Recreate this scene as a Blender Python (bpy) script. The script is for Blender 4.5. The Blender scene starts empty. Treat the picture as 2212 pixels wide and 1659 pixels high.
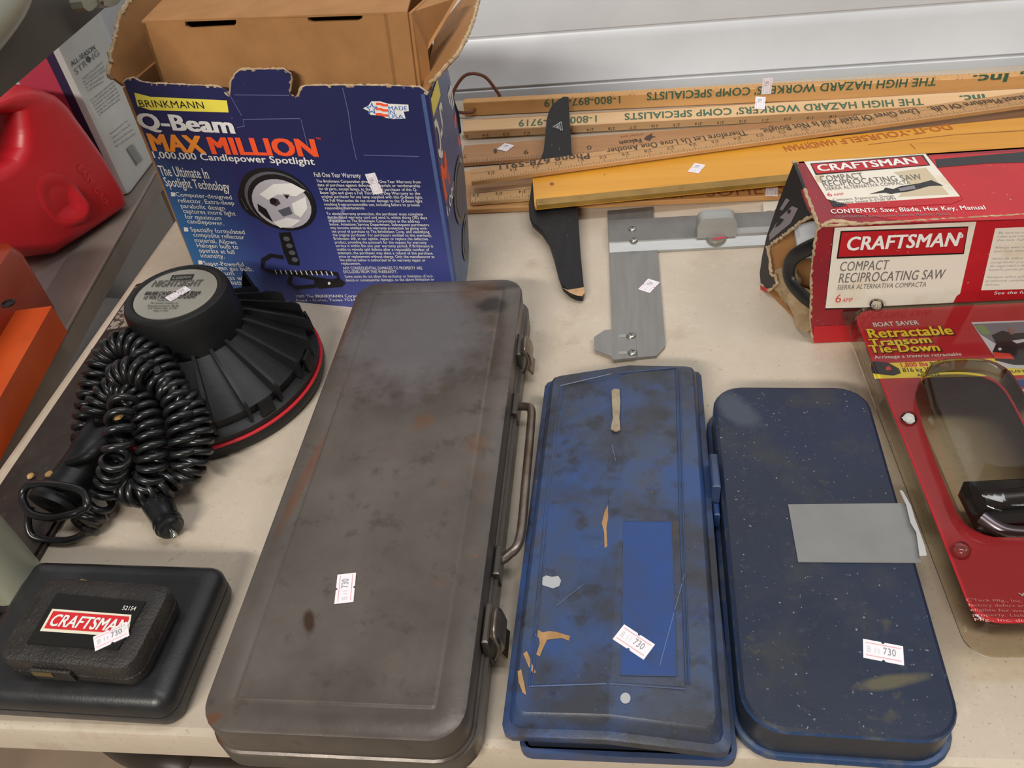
import bpy, math, random
from mathutils import Vector as V, Matrix, noise
random.seed(7)
D = bpy.data
SC = bpy.context.scene
COL = SC.collection

# ---------------------------------------------------------------- camera
FPX, PITCH, ROLL, YAW, HC = 1770.0, math.radians(42.5), math.radians(7.8), math.radians(10.0), 0.46
def cam_axes():
    cp, sp = math.cos(PITCH), math.sin(PITCH)
    fwd = V((0, cp, -sp)); right = V((1, 0, 0)); down = fwd.cross(right)
    cr, sr = math.cos(ROLL), math.sin(ROLL)
    r, d = cr*right + sr*down, -sr*right + cr*down
    Z = Matrix.Rotation(YAW, 3, 'Z')
    return Z @ r, Z @ d, Z @ fwd
CR, CD, CF = cam_axes()
CP = V((0, 0, HC))
cd = D.cameras.new('camera'); cam = D.objects.new('camera', cd); COL.objects.link(cam)
m3 = Matrix((CR, -CD, -CF)).transposed()
cam.matrix_world = Matrix.Translation(CP) @ m3.to_4x4()
cd.sensor_width = 36.0; cd.lens = FPX/2212*36.0; cd.clip_start = 0.01
SC.camera = cam

# ---------------------------------------------------------------- light
w = D.worlds.new('world'); SC.world = w; w.use_nodes = True
w.node_tree.nodes['Background'].inputs[0].default_value = (1.0, 0.93, 0.84, 1)
w.node_tree.nodes['Background'].inputs[1].default_value = 0.17
def area(name, loc, target, sx, sy, power, col):
    l = D.lights.new(name, 'AREA'); l.shape = 'RECTANGLE'; l.size = sx; l.size_y = sy; l.energy = power; l.color = col
    o = D.objects.new(name, l); COL.objects.link(o); o.location = loc
    o.rotation_euler = (V(target)-V(loc)).to_track_quat('-Z', 'Y').to_euler()
    return o
area('tube_and_fill_light', (-0.75, -1.85, 1.75), (0, .55, 0), 1.25, 0.16, 70, (1.0, 0.94, 0.85))
area('tube_and_fill_light', (1.35, 0.15, 1.85), (0.1, .7, 0), 1.25, 0.22, 9, (1.0, 0.95, 0.88))
area('tube_and_fill_light', (0.2, 0.35, 1.9), (0.2, .9, 0), 1.25, 0.22, 13, (0.95, 0.97, 1.0))  # added overhead fill lamp that brightens the back wall, not a tube
SC.view_settings.view_transform = 'Standard'
SC.view_settings.look = 'None'
SC.view_settings.exposure = 0.0
SC.view_settings.gamma = 1.0
SC.view_settings.use_curve_mapping = False

# ---------------------------------------------------------------- planes and points
class Pl:                                   # a plane with its own axes
    def __init__(s, o, u, v):
        s.o = V(o); s.u = V(u).normalized(); n = s.u.cross(V(v)).normalized(); s.n = n; s.v = n.cross(s.u)
    def hit(s, x, y, e=0.0):
        d = CR*((x-1106)/FPX) + CD*((y-829.5)/FPX) + CF
        o = s.o + s.n*e
        t = (o-CP).dot(s.n)/d.dot(s.n)
        return CP + d*t
    def p(s, a, b, e=0.0): return s.o + s.u*a + s.v*b + s.n*e
def flat(z): return Pl((0, 0, z), (1, 0, 0), (0, 1, 0))
def at(x, y, z=0.0): return flat(z).hit(x, y)
class Fr:                                   # an upright frame on the table
    def __init__(s, x, y, yaw=0): s.x, s.y, s.c, s.s = x, y, math.cos(math.radians(yaw)), math.sin(math.radians(yaw))
    def p(s, a, b, z=0.0): return V((s.x + s.c*a - s.s*b, s.y + s.s*a + s.c*b, z))

# ---------------------------------------------------------------- materials
def lin(c):
    def f(v):
        v /= 255.0
        return v/12.92 if v <= .04045 else ((v+.055)/1.055)**2.4
    return (f(c[0]), f(c[1]), f(c[2]), 1)
def mat(name, col, rough=.5, metal=0., col2=None, vs=20., lo=.35, hi=.65, spots=(), blobs=(), bump=0., bs=200., stretch=(1, 1, 1),
        coat=0., spec=.5, rvar=0., grad=None):
    m = D.materials.new(name); m.use_nodes = True; nt = m.node_tree; N = nt.nodes; L = nt.links
    b = N['Principled BSDF']; b.inputs['Roughness'].default_value = rough; b.inputs['Metallic'].default_value = metal
    b.inputs['Coat Weight'].default_value = coat; b.inputs['Specular IOR Level'].default_value = spec
    b.inputs['Base Color'].default_value = lin(col)
    if not (col2 or spots or blobs or bump or rvar or grad): return m
    tc = N.new('ShaderNodeTexCoord'); mp = N.new('ShaderNodeMapping'); mp.inputs['Scale'].default_value = stretch
    L.new(tc.outputs['Object'], mp.inputs['Vector'])
    def nz(scale, detail=6, vec=None, off=0.0, rough_=.6):
        n = N.new('ShaderNodeTexNoise'); n.inputs['Scale'].default_value = scale; n.inputs['Detail'].default_value = detail
        n.inputs['Roughness'].default_value = rough_
        if off:
            ad = N.new('ShaderNodeVectorMath'); ad.operation = 'ADD'; ad.inputs[1].default_value = (off, off*1.7, off*.6)
            L.new(vec or mp.outputs[0], ad.inputs[0]); L.new(ad.outputs[0], n.inputs['Vector'])
        else: L.new(vec or mp.outputs[0], n.inputs['Vector'])
        return n.outputs['Fac']
    def rng(x, a, c, t0=0., t1=1.):
        r = N.new('ShaderNodeMapRange'); r.inputs[1].default_value = a; r.inputs[2].default_value = c
        r.inputs[3].default_value = t0; r.inputs[4].default_value = t1; L.new(x, r.inputs[0]); return r.outputs[0]
    def mix(fac, a, c):
        k = N.new('ShaderNodeMix'); k.data_type = 'RGBA'
        if isinstance(fac, float): k.inputs[0].default_value = fac
        else: L.new(fac, k.inputs[0])
        for i, q in ((6, a), (7, c)):
            if isinstance(q, tuple): k.inputs[i].default_value = lin(q)
            else: L.new(q, k.inputs[i])
        return k.outputs[2]
    def mul(a, f):
        k = N.new('ShaderNodeMath'); k.operation = 'MULTIPLY'; L.new(a, k.inputs[0])
        if isinstance(f, float): k.inputs[1].default_value = f
        else: L.new(f, k.inputs[1])
        return k.outputs[0]
    cur = col
    if grad:                                # printed two-colour fade: (axis, from, to, colour)
        sx = N.new('ShaderNodeSeparateXYZ'); L.new(tc.outputs['Object'], sx.inputs[0])
        for ax, a, c, g in grad: cur = mix(rng(sx.outputs[ax], a, c), cur, g)
    if col2: cur = mix(rng(nz(vs), lo, hi), cur, col2)
    k = 0.
    for (c, s, a, h, amt) in spots:
        k += 3.3
        cur = mix(mul(rng(nz(s, 8, off=k), a, h), amt), cur, c)
    for bl in blobs:                        # (x, y, rx, ry, angle, colour, amount, ring) - a worn or stained patch of its own shape
        x, y, rx, ry, an, c, amt, ring = bl
        m2 = N.new('ShaderNodeMapping'); m2.vector_type = 'TEXTURE'
        m2.inputs['Location'].default_value = (x, y, 0); m2.inputs['Rotation'].default_value = (0, 0, math.radians(an)); m2.inputs['Scale'].default_value = (rx, ry, 1e3)
        L.new(tc.outputs['Object'], m2.inputs['Vector'])
        ln = N.new('ShaderNodeVectorMath'); ln.operation = 'LENGTH'; L.new(m2.outputs[0], ln.inputs[0])
        ns = nz(70, 6, tc.outputs['Object'], 5.1+x*40)
        ad = N.new('ShaderNodeMath'); ad.operation = 'MULTIPLY_ADD'; L.new(ns, ad.inputs[0]); ad.inputs[1].default_value = .9; ad.inputs[2].default_value = -.45
        sm = N.new('ShaderNodeMath'); sm.operation = 'ADD'; L.new(ln.outputs['Value'], sm.inputs[0]); L.new(ad.outputs[0], sm.inputs[1])
        if ring:
            q = N.new('ShaderNodeMath'); q.operation = 'SUBTRACT'; L.new(sm.outputs[0], q.inputs[0]); q.inputs[1].default_value = 1.
            ab = N.new('ShaderNodeMath'); ab.operation = 'ABSOLUTE'; L.new(q.outputs[0], ab.inputs[0]); f = rng(ab.outputs[0], .02, ring, 1., 0.)
        else: f = rng(sm.outputs[0], .6, 1.15, 1., 0.)
        cur = mix(mul(f, amt), cur, c)
    if not isinstance(cur, tuple): L.new(cur, b.inputs['Base Color'])
    if rvar: L.new(rng(nz(vs*1.7, 5, off=9.1), .3, .7, max(rough-rvar, .03), min(rough+rvar, 1.)), b.inputs['Roughness'])
    if bump:
        bp = N.new('ShaderNodeBump'); bp.inputs['Strength'].default_value = bump; bp.inputs['Distance'].default_value = .001
        L.new(nz(bs, 4), bp.inputs['Height']); L.new(bp.outputs[0], b.inputs['Normal'])
    return m
def clear(name, tint, refl=.06, rough=.06):
    m = D.materials.new(name); m.use_nodes = True; nt = m.node_tree; N = nt.nodes; L = nt.links
    N.remove(N['Principled BSDF'])
    t = N.new('ShaderNodeBsdfTransparent'); t.inputs[0].default_value = lin(tint)
    g = N.new('ShaderNodeBsdfGlossy'); g.inputs['Roughness'].default_value = rough
    lw = N.new('ShaderNodeFresnel'); lw.inputs['IOR'].default_value = 1.45
    x = N.new('ShaderNodeMixShader'); L.new(lw.outputs[0], x.inputs[0]); L.new(t.outputs[0], x.inputs[1]); L.new(g.outputs[0], x.inputs[2])
    L.new(x.outputs[0], N['Material Output'].inputs[0]); return m

# ---------------------------------------------------------------- lettering from the built-in font
_gc = {}
def glyphs(s, bold=0.):
    k = (s, bold)
    if k not in _gc:
        c = D.curves.new('t', 'FONT'); c.body = s; c.size = 1.0; c.resolution_u = 3; c.fill_mode = 'FRONT'; c.space_character = 1.04
        o = D.objects.new('t', c); COL.objects.link(o)
        dg = bpy.context.evaluated_depsgraph_get(); ev = o.evaluated_get(dg); me = ev.to_mesh()
        vs = [(v.co.x, v.co.y) for v in me.vertices]; fs = [tuple(p.vertices) for p in me.polygons]
        ev.to_mesh_clear(); D.objects.remove(o); D.curves.remove(c)
        _gc[k] = (vs, fs)
    return _gc[k]
_hv = glyphs('H')[0]; CAPH = max(v[1] for v in _hv)

# ---------------------------------------------------------------- mesh builder
BASE = {}
class MB:
    def __init__(s): s.v, s.f, s.m, s.flip = [], [], [], []
    def add(s, vs, fs, mi=0):
        o = len(s.v); s.v += [V(v) for v in vs]
        for f in fs: s.f.append([i+o for i in f]); s.m.append(mi)
    def loft(s, rings, mi=0, cap0=True, cap1=True, closed=True):
        n = len(rings[0]); vs = [p for r in rings for p in r]; fs = []
        for i in range(len(rings)-1):
            for j in range(n if closed else n-1):
                k = (j+1) % n
                fs.append((i*n+j, i*n+k, (i+1)*n+k, (i+1)*n+j))
        if cap0: fs.append(tuple(range(n))[::-1])
        if cap1: fs.append(tuple(range((len(rings)-1)*n, len(rings)*n)))
        s.add(vs, fs, mi); return s
    def prism(s, pts, off, mi=0):
        off = V(off); pts = [V(p) for p in pts]
        if sum(((pts[i]-pts[0]).cross(pts[(i+1) % len(pts)]-pts[0]) for i in range(len(pts))), V((0, 0, 0))).dot(off) < 0: pts = pts[::-1]
        return s.loft([pts, [p+off for p in pts]], mi)
    def poly(s, pts, mi=0, n=None):
        pts = [V(p) for p in pts]
        if n is not None:
            a = sum(((pts[i]-pts[0]).cross(pts[(i+1) % len(pts)]-pts[0]) for i in range(len(pts))), V((0, 0, 0)))
            if a.dot(n) < 0: pts = pts[::-1]
        s.add(pts, [tuple(range(len(pts)))], mi); return s
    def box(s, fr, x0, x1, y0, y1, z0, z1, mi=0, bev=0.0):
        b = min(bev, (x1-x0)*.45, (y1-y0)*.45, (z1-z0)*.45)
        def r(i, z): return [fr.p(x0+i, y0+i, z), fr.p(x1-i, y0+i, z), fr.p(x1-i, y1-i, z), fr.p(x0+i, y1-i, z)]
        if b <= 0: return s.loft([r(0, z0), r(0, z1)], mi)
        return s.loft([r(b, z0), r(0, z0+b), r(0, z1-b), r(b, z1)], mi)
    def obox(s, a, b, half_u, half_v, up, mi=0, bev=0.):     # a bar from a to b
        a, b = V(a), V(b); d = (b-a).normalized(); u = d.cross(V(up)).normalized(); v = u.cross(d)
        def r(p, k): return [p-u*(half_u-k)-v*(half_v-k), p+u*(half_u-k)-v*(half_v-k), p+u*(half_u-k)+v*(half_v-k), p-u*(half_u-k)+v*(half_v-k)]
        if bev: return s.loft([r(a, bev), r(a+d*bev, 0), r(b-d*bev, 0), r(b, bev)], mi)
        return s.loft([r(a, 0), r(b, 0)], mi)
    def tube(s, pts, r, n=10, mi=0, caps=True):
        pts = [V(p) for p in pts]; rr = r if isinstance(r, (list, tuple)) else [r]*len(pts); rings = []
        t = (pts[1]-pts[0]).normalized(); a = t.orthogonal().normalized()
        for i, p in enumerate(pts):
            t = (pts[min(i+1, len(pts)-1)]-pts[max(i-1, 0)]).normalized()
            a = (a - t*a.dot(t)).normalized(); b = t.cross(a)
            rings.append([p + (a*math.cos(2*math.pi*k/n) + b*math.sin(2*math.pi*k/n))*rr[i] for k in range(n)])
        return s.loft(rings, mi, caps, caps)
    def lathe(s, c, prof, n=48, mi=0, axis=None, cap=True):
        c = V(c); ax = V(axis or (0, 0, 1)).normalized(); a = ax.orthogonal().normalized(); b = ax.cross(a)
        return s.loft([[c + ax*z + (a*math.cos(2*math.pi*k/n) + b*math.sin(2*math.pi*k/n))*max(r, 1e-4) for k in range(n)] for r, z in prof], mi, cap, cap)
    # flat print on a plane, pixel corners
    def ppoly(s, pl, pts, mi, e=.0003): return s.poly([pl.hit(x, y, e) for x, y in pts], mi, pl.n)
    def pell(s, pl, c, ax, bx, mi, e=.0003, n=28, a0=0, a1=360):
        o = pl.hit(*c, e); A = pl.hit(c[0]+ax[0], c[1]+ax[1], e)-o; B = pl.hit(c[0]+bx[0], c[1]+bx[1], e)-o
        N_ = n if a1-a0 >= 360 else n+1
        return s.poly([o + A*math.cos(math.radians(a0+(a1-a0)*k/n)) + B*math.sin(math.radians(a0+(a1-a0)*k/n)) for k in range(N_)], mi, pl.n)
    def stroke(s, P, wd, n, mi):
        P = [V(p) for p in P]; n = V(n); L_, R_ = [], []
        for i, p in enumerate(P):
            t = (P[min(i+1, len(P)-1)]-P[max(i-1, 0)]).normalized(); q = n.cross(t).normalized()*wd/2
            L_.append(p+q); R_.append(p-q)
        k = len(P); s.add(L_+R_, [(i+k, i+1+k, i+1, i) for i in range(k-1)], mi); return s
    def pstroke(s, pl, pts, wd, mi, e=.0004): return s.stroke([pl.hit(x, y, e) for x, y in pts], wd, pl.n, mi)
    def text3(s, t, A, B, cap, n, mi, bold=0., shear=0.):
        vs, fs = glyphs(t)
        if not vs: return s
        A, B, n = V(A), V(B), V(n).normalized(); u = (B-A); W = u.length; u = u/W; v = n.cross(u)
        x0 = min(p[0] for p in vs)-bold; x1 = max(p[0] for p in vs)+bold; kx = W/(x1-x0); ky = cap/CAPH
        for ci, (ox, oy) in enumerate([(0, 0)] if not bold else [(-bold, 0), (bold, 0)] if bold < .018 else [(-bold, -bold*.4), (bold, -bold*.4), (-bold, bold*.4), (bold, bold*.4), (0, 0)]):
            s.add([A + n*(ci*.00004) + u*((p[0]+ox-x0)*kx + (p[1]+oy)*ky*shear) + v*((p[1]+oy)*ky) for p in vs], fs, mi)
        return s
    def text(s, pl, t, a, b, cap, mi, e=.0005, bold=0., shear=0.):      # baseline ends and capital height in pixels
        A, B = pl.hit(*a, e), pl.hit(*b, e)
        mx, my = (a[0]+b[0])/2, (a[1]+b[1])/2; dx, dy = b[0]-a[0], b[1]-a[1]
        u = (B-A).normalized(); v = pl.n.cross(u)
        M = pl.hit(mx, my, e); q = M+v*.001
        r = q-CP; zz = r.dot(CF); px = V((r.dot(CR)/zz*FPX, r.dot(CD)/zz*FPX)); pm = V((mx-1106, my-829.5))
        l = V((dx, dy)).normalized(); off = px-pm; h = abs(off.x*l.y - off.y*l.x)
        return s.text3(t, A, B, cap/max(h, 1e-6)*.001, pl.n, mi, bold, shear)
    def sticker(s, pl, c, d, mi, L_=.0205, W_=.0115, e=.0006, digits=True, stickup=None):
        # white price tag with two red lines, centre pixel c, reading direction pixel step d; materials mi, mi+1 (red), mi+2 (grey)
        O = pl.hit(*c, e); u = (pl.hit(c[0]+d[0], c[1]+d[1], e)-O).normalized(); v = pl.n.cross(u)
        h, k = L_/2, W_/2
        def P(a, b, z=0): return O+u*a+v*b+pl.n*z
        nt_ = .0009
        out = [(-h, -k), (-nt_, -k), (-nt_*.4, -k+nt_), (nt_*.6, -k+nt_), (nt_*1.1, -k), (h, -k), (h, k), (nt_, k), (nt_*.4, k-nt_), (-nt_*.6, k-nt_), (-nt_*1.1, k), (-h, k)]
        s.prism([P(a, b, -.0004) for a, b in out], pl.n*.0004, mi)
        for b in (-k*.66, k*.66): s.poly([P(-h*.88, b-.00016, .0002), P(h*.88, b-.00016, .0002), P(h*.88, b+.00016, .0002), P(-h*.88, b+.00016, .0002)], mi+1, pl.n)
        s.text3('730', P(h*.0, -k*.28, .0002), P(h*.62, -k*.28, .0002), k*.72, pl.n, mi+2)
        s.text3('B', P(-h*.8, -k*.3, .0002), P(-h*.62, -k*.3, .0002), k*.6, pl.n, mi+3)
        s.text3('11', P(-h*.42, -k*.28, .0002), P(-h*.2, -k*.28, .0002), k*.5, pl.n, mi+3)
        return s
    def build(s, name, mats, parent=None, label=None, angle=38, base=None):
        b = BASE[parent] if parent else V(base or (0, 0, 0))
        me = D.meshes.new(name); me.from_pydata([v-b for v in s.v], [], s.f)
        for m in (mats if isinstance(mats, (list, tuple)) else [mats]): me.materials.append(m)
        me.polygons.foreach_set('material_index', s.m)
        me.update(); me.set_sharp_from_angle(angle=math.radians(angle)); me.polygons.foreach_set('use_smooth', [len(f) < 7 for f in s.f]); me.update()
        o = D.objects.new(name, me); COL.objects.link(o); BASE[o] = b
        if parent: o.parent = parent
        else: o.location = b
        if label: o['label'] = label
        return o
def thing(name, label, cat, base, group=None):
    o = D.objects.new(name, None); COL.objects.link(o); o.location = base; o.empty_display_size = .02
    o['label'] = label; o['category'] = cat; BASE[o] = V(base)
    if group: o['group'] = group
    return o
def tag(o, label, cat, group=None):
    o['label'] = label; o['category'] = cat
    if group: o['group'] = group
    return o
def struct(o): o['kind'] = 'structure'; return o
def rrect(fr, x0, x1, y0, y1, r, z, n=6, extra=()):
    out = []
    for cx, cy, a0 in ((x1-r, y0+r, -90), (x1-r, y1-r, 0), (x0+r, y1-r, 90), (x0+r, y0+r, 180)):
        for k in range(n+1):
            a = math.radians(a0+90*k/n); out.append(fr.p(cx+r*math.cos(a), cy+r*math.sin(a), z))
    return out
def case_rings(fr, x0, x1, y0, y1, r, prof, n=6):
    return [rrect(fr, x0+i, x1-i, y0+i, y1-i, max(r-i, .0008), z, n) for i, z in prof]
def spline(P, m=8):
    P = [V(p) for p in P]; out = []
    for i in range(len(P)-1):
        a, b, c, d = P[max(i-1, 0)], P[i], P[i+1], P[min(i+2, len(P)-1)]
        for k in range(m):
            t = k/m; out.append(.5*((2*b) + (c-a)*t + (2*a-5*b+4*c-d)*t*t + (3*b-3*c+d-a)*t**3))
    return out+[P[-1]]
def coil(P, R, pitch, seg=14):
    P = spline(P, 16); ln = [0]
    for i in range(1, len(P)): ln.append(ln[-1]+(P[i]-P[i-1]).length)
    T = ln[-1]; n = int(T/pitch*seg); out = []; j = 0; a = None
    for k in range(n+1):
        s = T*k/n
        while j < len(P)-2 and ln[j+1] < s: j += 1
        f = (s-ln[j])/max(ln[j+1]-ln[j], 1e-9); p = P[j].lerp(P[j+1], f); t = (P[min(j+2, len(P)-1)]-P[max(j-1, 0)]).normalized()
        a = t.orthogonal().normalized() if a is None else (a-t*a.dot(t)).normalized(); b = t.cross(a)
        ang = 2*math.pi*k/seg; out.append(p+(a*math.cos(ang)+b*math.sin(ang))*R)
    return out

def frayed(mb, P, r, n, jit=.0005, step=.0022):
    # a soft ragged paper edge along a path
    out = []
    for a, b in zip(P, P[1:]):
        k = max(1, int((b-a).length/step))
        out += [a.lerp(b, i/k) for i in range(k)]
    out.append(P[-1]); rnd = lambda: random.random()*2-1
    out = [p+V((rnd(), rnd(), rnd()))*jit for p in out]
    return mb.tube(out, [r*(.75+.5*random.random()) for _ in out], 7)

# ---------------------------------------------------------------- shared materials
STK = [mat('sticker_paper', (236, 232, 238), .55), mat('sticker_red', (230, 150, 160), .6), mat('sticker_ink', (140, 138, 148), .6), mat('sticker_faint_ink', (210, 208, 215), .6)]
WHITE = mat('print_white', (232, 230, 226), .4)
BLACKINK = mat('print_black', (26, 24, 26), .45)
blackp = mat('black_plastic', (17, 18, 20), .4, col2=(24, 24, 26), vs=60, bump=.12, bs=900)

# ================================================================ THE SETTING
W0 = Fr(0, 0, 0)
floor_m = mat('floor_paint', (176, 158, 136), .5, col2=(160, 144, 124), vs=6)
mb = MB(); mb.box(W0, -2.2, 2.6, -1.2, 1.35, -.78, -.74); struct(mb.build('floor', floor_m, base=(0, 0, -.74)))
wall_m = mat('wall_white', (214, 219, 225), .34, col2=(206, 211, 218), vs=8)
def wall_rings(x):                         # pressed metal panelling: shallow bays between two rolled grooves
    P = [(1.079, -.74), (1.075, -.02), (1.0735, .0030), (1.0745, .0044), (1.0770, .0052), (1.0770, .0064), (1.0735, .0074), (1.0725, .0090), (1.0742, .015), (1.0768, .027), (1.0788, .042), (1.0800, .058), (1.0806, .0685), (1.0822, .0705), (1.0822, .0720), (1.0800, .0740), (1.0775, .095), (1.0740, .14), (1.074, 1.2), (1.10, 1.2), (1.10, -.74)]
    return [V((x, y, z)) for y, z in P]
mb = MB(); mb.loft([wall_rings(-2.2), wall_rings(2.6)]); struct(mb.build('wall_back', wall_m, base=(0, 1.09, -.74)))

# ================================================================ TABLE
tb_m = mat('table_laminate', (196, 183, 166), .45, col2=(186, 172, 153), vs=9, spots=[((150, 125, 98), 26, .60, .78, .5), ((118, 100, 80), 380, .61, .71, .65), ((210, 198, 181), 130, .55, .72, .35), ((130, 108, 84), 150, .66, .74, .5)], bump=.08, bs=700,
           blobs=[(.085, .62, .05, .018, 10, (152, 128, 96), .3, 0), (-.015, .55, .004, .012, 0, (150, 118, 70), .5, 0), (.205, .235, .03, .012, -4, (168, 142, 104), .35, 0), (.06, .585, .07, .012, 20, (160, 138, 108), .25, 0)])
leg_m = mat('table_leg_metal', (62, 55, 50), .45, .3)
tb = thing('folding_table', 'beige laminate folding table carrying all the tools in front of the white wall', 'table', (0, .6, -.74))
mb = MB(); fr = W0
R = case_rings(fr, -.503, 1.25, .193, 1.062, .02, [(.006, -.03), (.0, -.026), (.0, -.006), (.0015, -.0015), (.006, 0)])
mb.loft(R); mb.build('tabletop', tb_m, tb)
mb = MB(); mb.tube(spline([(-.336, .216, -.03), (-.336, .214, -.05), (-.326, .213, -.074), (-.302, .213, -.090), (-.24, .213, -.095), (.2, .213, -.095), (1.0, .213, -.095)]), .0115, 12); mb.build('leg_brace', leg_m, tb)
for lx in (-.35, 1.1):
    for ly in (.33, .93):
        mb = MB(); mb.tube([(lx, ly, -.03), (lx, ly, -.74)], .014, 12); mb.build('leg', leg_m, tb)

# dark steel bar lying along the left edge of the table
bar_m = mat('dark_bar', (48, 41, 37), .38, .35, col2=(60, 50, 44), vs=30, spots=[((92, 74, 58), 160, .62, .7, .5)], rvar=.12)
pale_m = mat('worn_pale_paint', (150, 138, 124), .55, col2=(62, 50, 42), vs=170, lo=.45, hi=.55)
bb = thing('flat_steel_bar', 'long dark brown flat steel bar along the left table edge under the spotlight', 'metal bar', (-.45, .4, 0))
mb = MB()
ol = [(-.4835, .205), (-.4215, .205), (-.42, .40), (-.424, .50), (-.455, .60), (-.478, .655), (-.489, .65)]
mb.loft([[V((x, y, z)) for x, y in ol] for z in (.0005, .0045)]); mb.build('blade', bar_m, bb)
mb = MB(); mb.box(W0, -.4185, -.4165, .21, .46, .0005, .0035); mb.build('edge_strip', bar_m, bb)
mb = MB(); mb.prism([(-.486, .575, .0046), (-.452, .585, .0046), (-.476, .65, .0046), (-.487, .645, .0046)], (0, 0, .0006)); mb.build('worn_label', pale_m, bb, 'pale speckled worn label')

# ================================================================ GREY STEEL TOOL CASE
gs = dict(rough=.38, metal=.45, col2=(92, 85, 80), vs=14, rvar=.1)
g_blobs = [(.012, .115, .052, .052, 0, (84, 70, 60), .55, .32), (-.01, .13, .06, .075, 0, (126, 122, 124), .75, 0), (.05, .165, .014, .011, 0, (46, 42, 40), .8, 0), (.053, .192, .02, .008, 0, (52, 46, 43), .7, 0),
           (.035, .185, .02, .015, 20, (112, 80, 58), .45, 0), (-.028, -.135, .004, .009, 20, (66, 46, 30), .95, 0), (.014, .028, .01, .007, 60, (118, 80, 56), .5, 0), (.055, .005, .008, .01, 0, (118, 84, 60), .45, 0), (-.062, -.03, .004, .05, -6, (116, 76, 52), .6, 0),
           (-.072, .13, .004, .06, -2, (112, 74, 50), .6, 0), (-.068, -.195, .008, .004, 20, (124, 80, 52), .7, 0)]
gbase = (-.154, .379, 0)
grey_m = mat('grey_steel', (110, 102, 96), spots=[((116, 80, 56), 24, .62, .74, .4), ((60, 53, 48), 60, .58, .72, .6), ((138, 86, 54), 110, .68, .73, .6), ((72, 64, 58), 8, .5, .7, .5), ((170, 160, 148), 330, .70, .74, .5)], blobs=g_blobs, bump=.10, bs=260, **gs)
greyside_m = mat('grey_steel_side', (92, 86, 81), spots=[((116, 76, 50), 40, .64, .72, .4)], **gs)
handle_m = mat('worn_bright_steel', (140, 130, 120), .32, .8, col2=(110, 92, 78), vs=40)
gc = thing('tool_case', 'long grey worn steel tool case with rust spots and wire handle on its right side', 'tool case', gbase)
F = Fr(-.1545, .379, -.3)
mb = MB(); mb.loft(case_rings(F, -.077, .0775, -.2025, .2065, .022, [(.003, .0), (.001, .002), (.0, .004), (.0, .017), (.0, .0195), (.004, .0195)])); mb.build('base', greyside_m, gc)
mb = MB(); prof = [(.0022, .0185), (.0005, .0185), (.0005, .0215), (.0018, .0225), (.0018, .0425), (.0025, .0442), (.0045, .0452), (.0165, .0454), (.0180, .0449), (.0192, .0449), (.0206, .0456)]
mb.loft(case_rings(F, -.075, .0755, -.2035, .2045, .021, prof)); GP = flat(.0458)
mb.sticker(GP, (746, 1270), (1, -10), 1, e=.0006)
lid = mb.build('lid', [grey_m]+STK, gc)
# handle, its brackets and two snap latches on the right side
xs = -.0795
hp = [(1120, 872), (1108, 1110)]
mb = MB(); ya, yb = .445, .322
mb.tube(spline([(xs+.001, yb-.016, .018), (xs+.007, yb-.012, .020), (xs+.014, yb, .022), (xs+.0145, yb+.05, .022), (xs+.0145, ya-.02, .022), (xs+.0135, ya-.003, .022), (xs+.009, ya+.002, .020), (xs+.001, ya+.004, .018)], 6), .0032, 12)
hd = mb.build('handle', handle_m, gc, 'bright worn wire handle')
for y in (yb-.016, ya+.004):
    mb = MB(); mb.box(W0, xs-.001, xs+.0035, y-.014, y+.008, .010, .026, 0, .001); mb.build('handle_bracket', greyside_m, hd)
for y in (.504, .252):
    mb = MB(); mb.box(W0, xs-.001, xs+.003, y-.013, y+.013, .006, .036, 0, .001)
    la = mb.build('latch', greyside_m, gc)
    mb = MB(); P = [(0, .034), (.004, .036), (.0075, .030), (.0085, .022), (.006, .016), (.009, .010), (.0075, .009), (.0035, .015), (.006, .022), (.005, .029)]
    mb.prism([V((xs+.0025+a, y-.009, z)) for a, z in P], (0, .018, 0)); mb.build('hasp', handle_m, la)
    mb = MB(); mb.tube(spline([(xs+.004, y-.011, .013), (xs+.008, y-.011, .026), (xs+.006, y-.008, .036), (xs+.006, y+.008, .036), (xs+.008, y+.011, .026), (xs+.004, y+.011, .013)], 5), .0011, 8); mb.build('wire_bail', handle_m, la)

# ================================================================ BLUE PLASTIC CASE
blue_m = mat('blue_plastic', (46, 72, 120), .42, col2=(60, 70, 92), vs=22, lo=.38, hi=.62, spots=[((52, 52, 54), 18, .44, .60, .85), ((44, 44, 46), 70, .52, .66, .75), ((112, 96, 76), 180, .66, .72, .5), ((70, 62, 54), 45, .58, .7, .5), ((150, 165, 190), 480, .70, .75, .5), ((38, 76, 150), 11, .62, .72, .5)], bump=.1, bs=500, rvar=.08)
blue2_m = mat('blue_plastic_clean', (33, 66, 128), .42, col2=(40, 62, 108), vs=40, spots=[((52, 54, 62), 50, .6, .72, .5)])
edge_m = mat('blue_plastic_edge', (44, 72, 122), .4, col2=(60, 68, 86), vs=30, spots=[((44, 46, 52), 40, .5, .65, .6)])
tan_m = mat('tan_paint_smear', (168, 134, 92), .7, col2=(150, 112, 66), vs=120)
beige_m = mat('beige_smear', (158, 146, 124), .7, col2=(140, 124, 100), vs=160)
lilac_m = mat('pale_grey_smear', (168, 170, 174), .6), mat('scratch_line', (92, 112, 150), .5)
bc = thing('tool_case', 'dirty blue plastic case with peaked lid, tan paint smears and a pale dot', 'tool case', (0, .33, 0))
FB = Fr(0, 0, 0)
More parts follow.
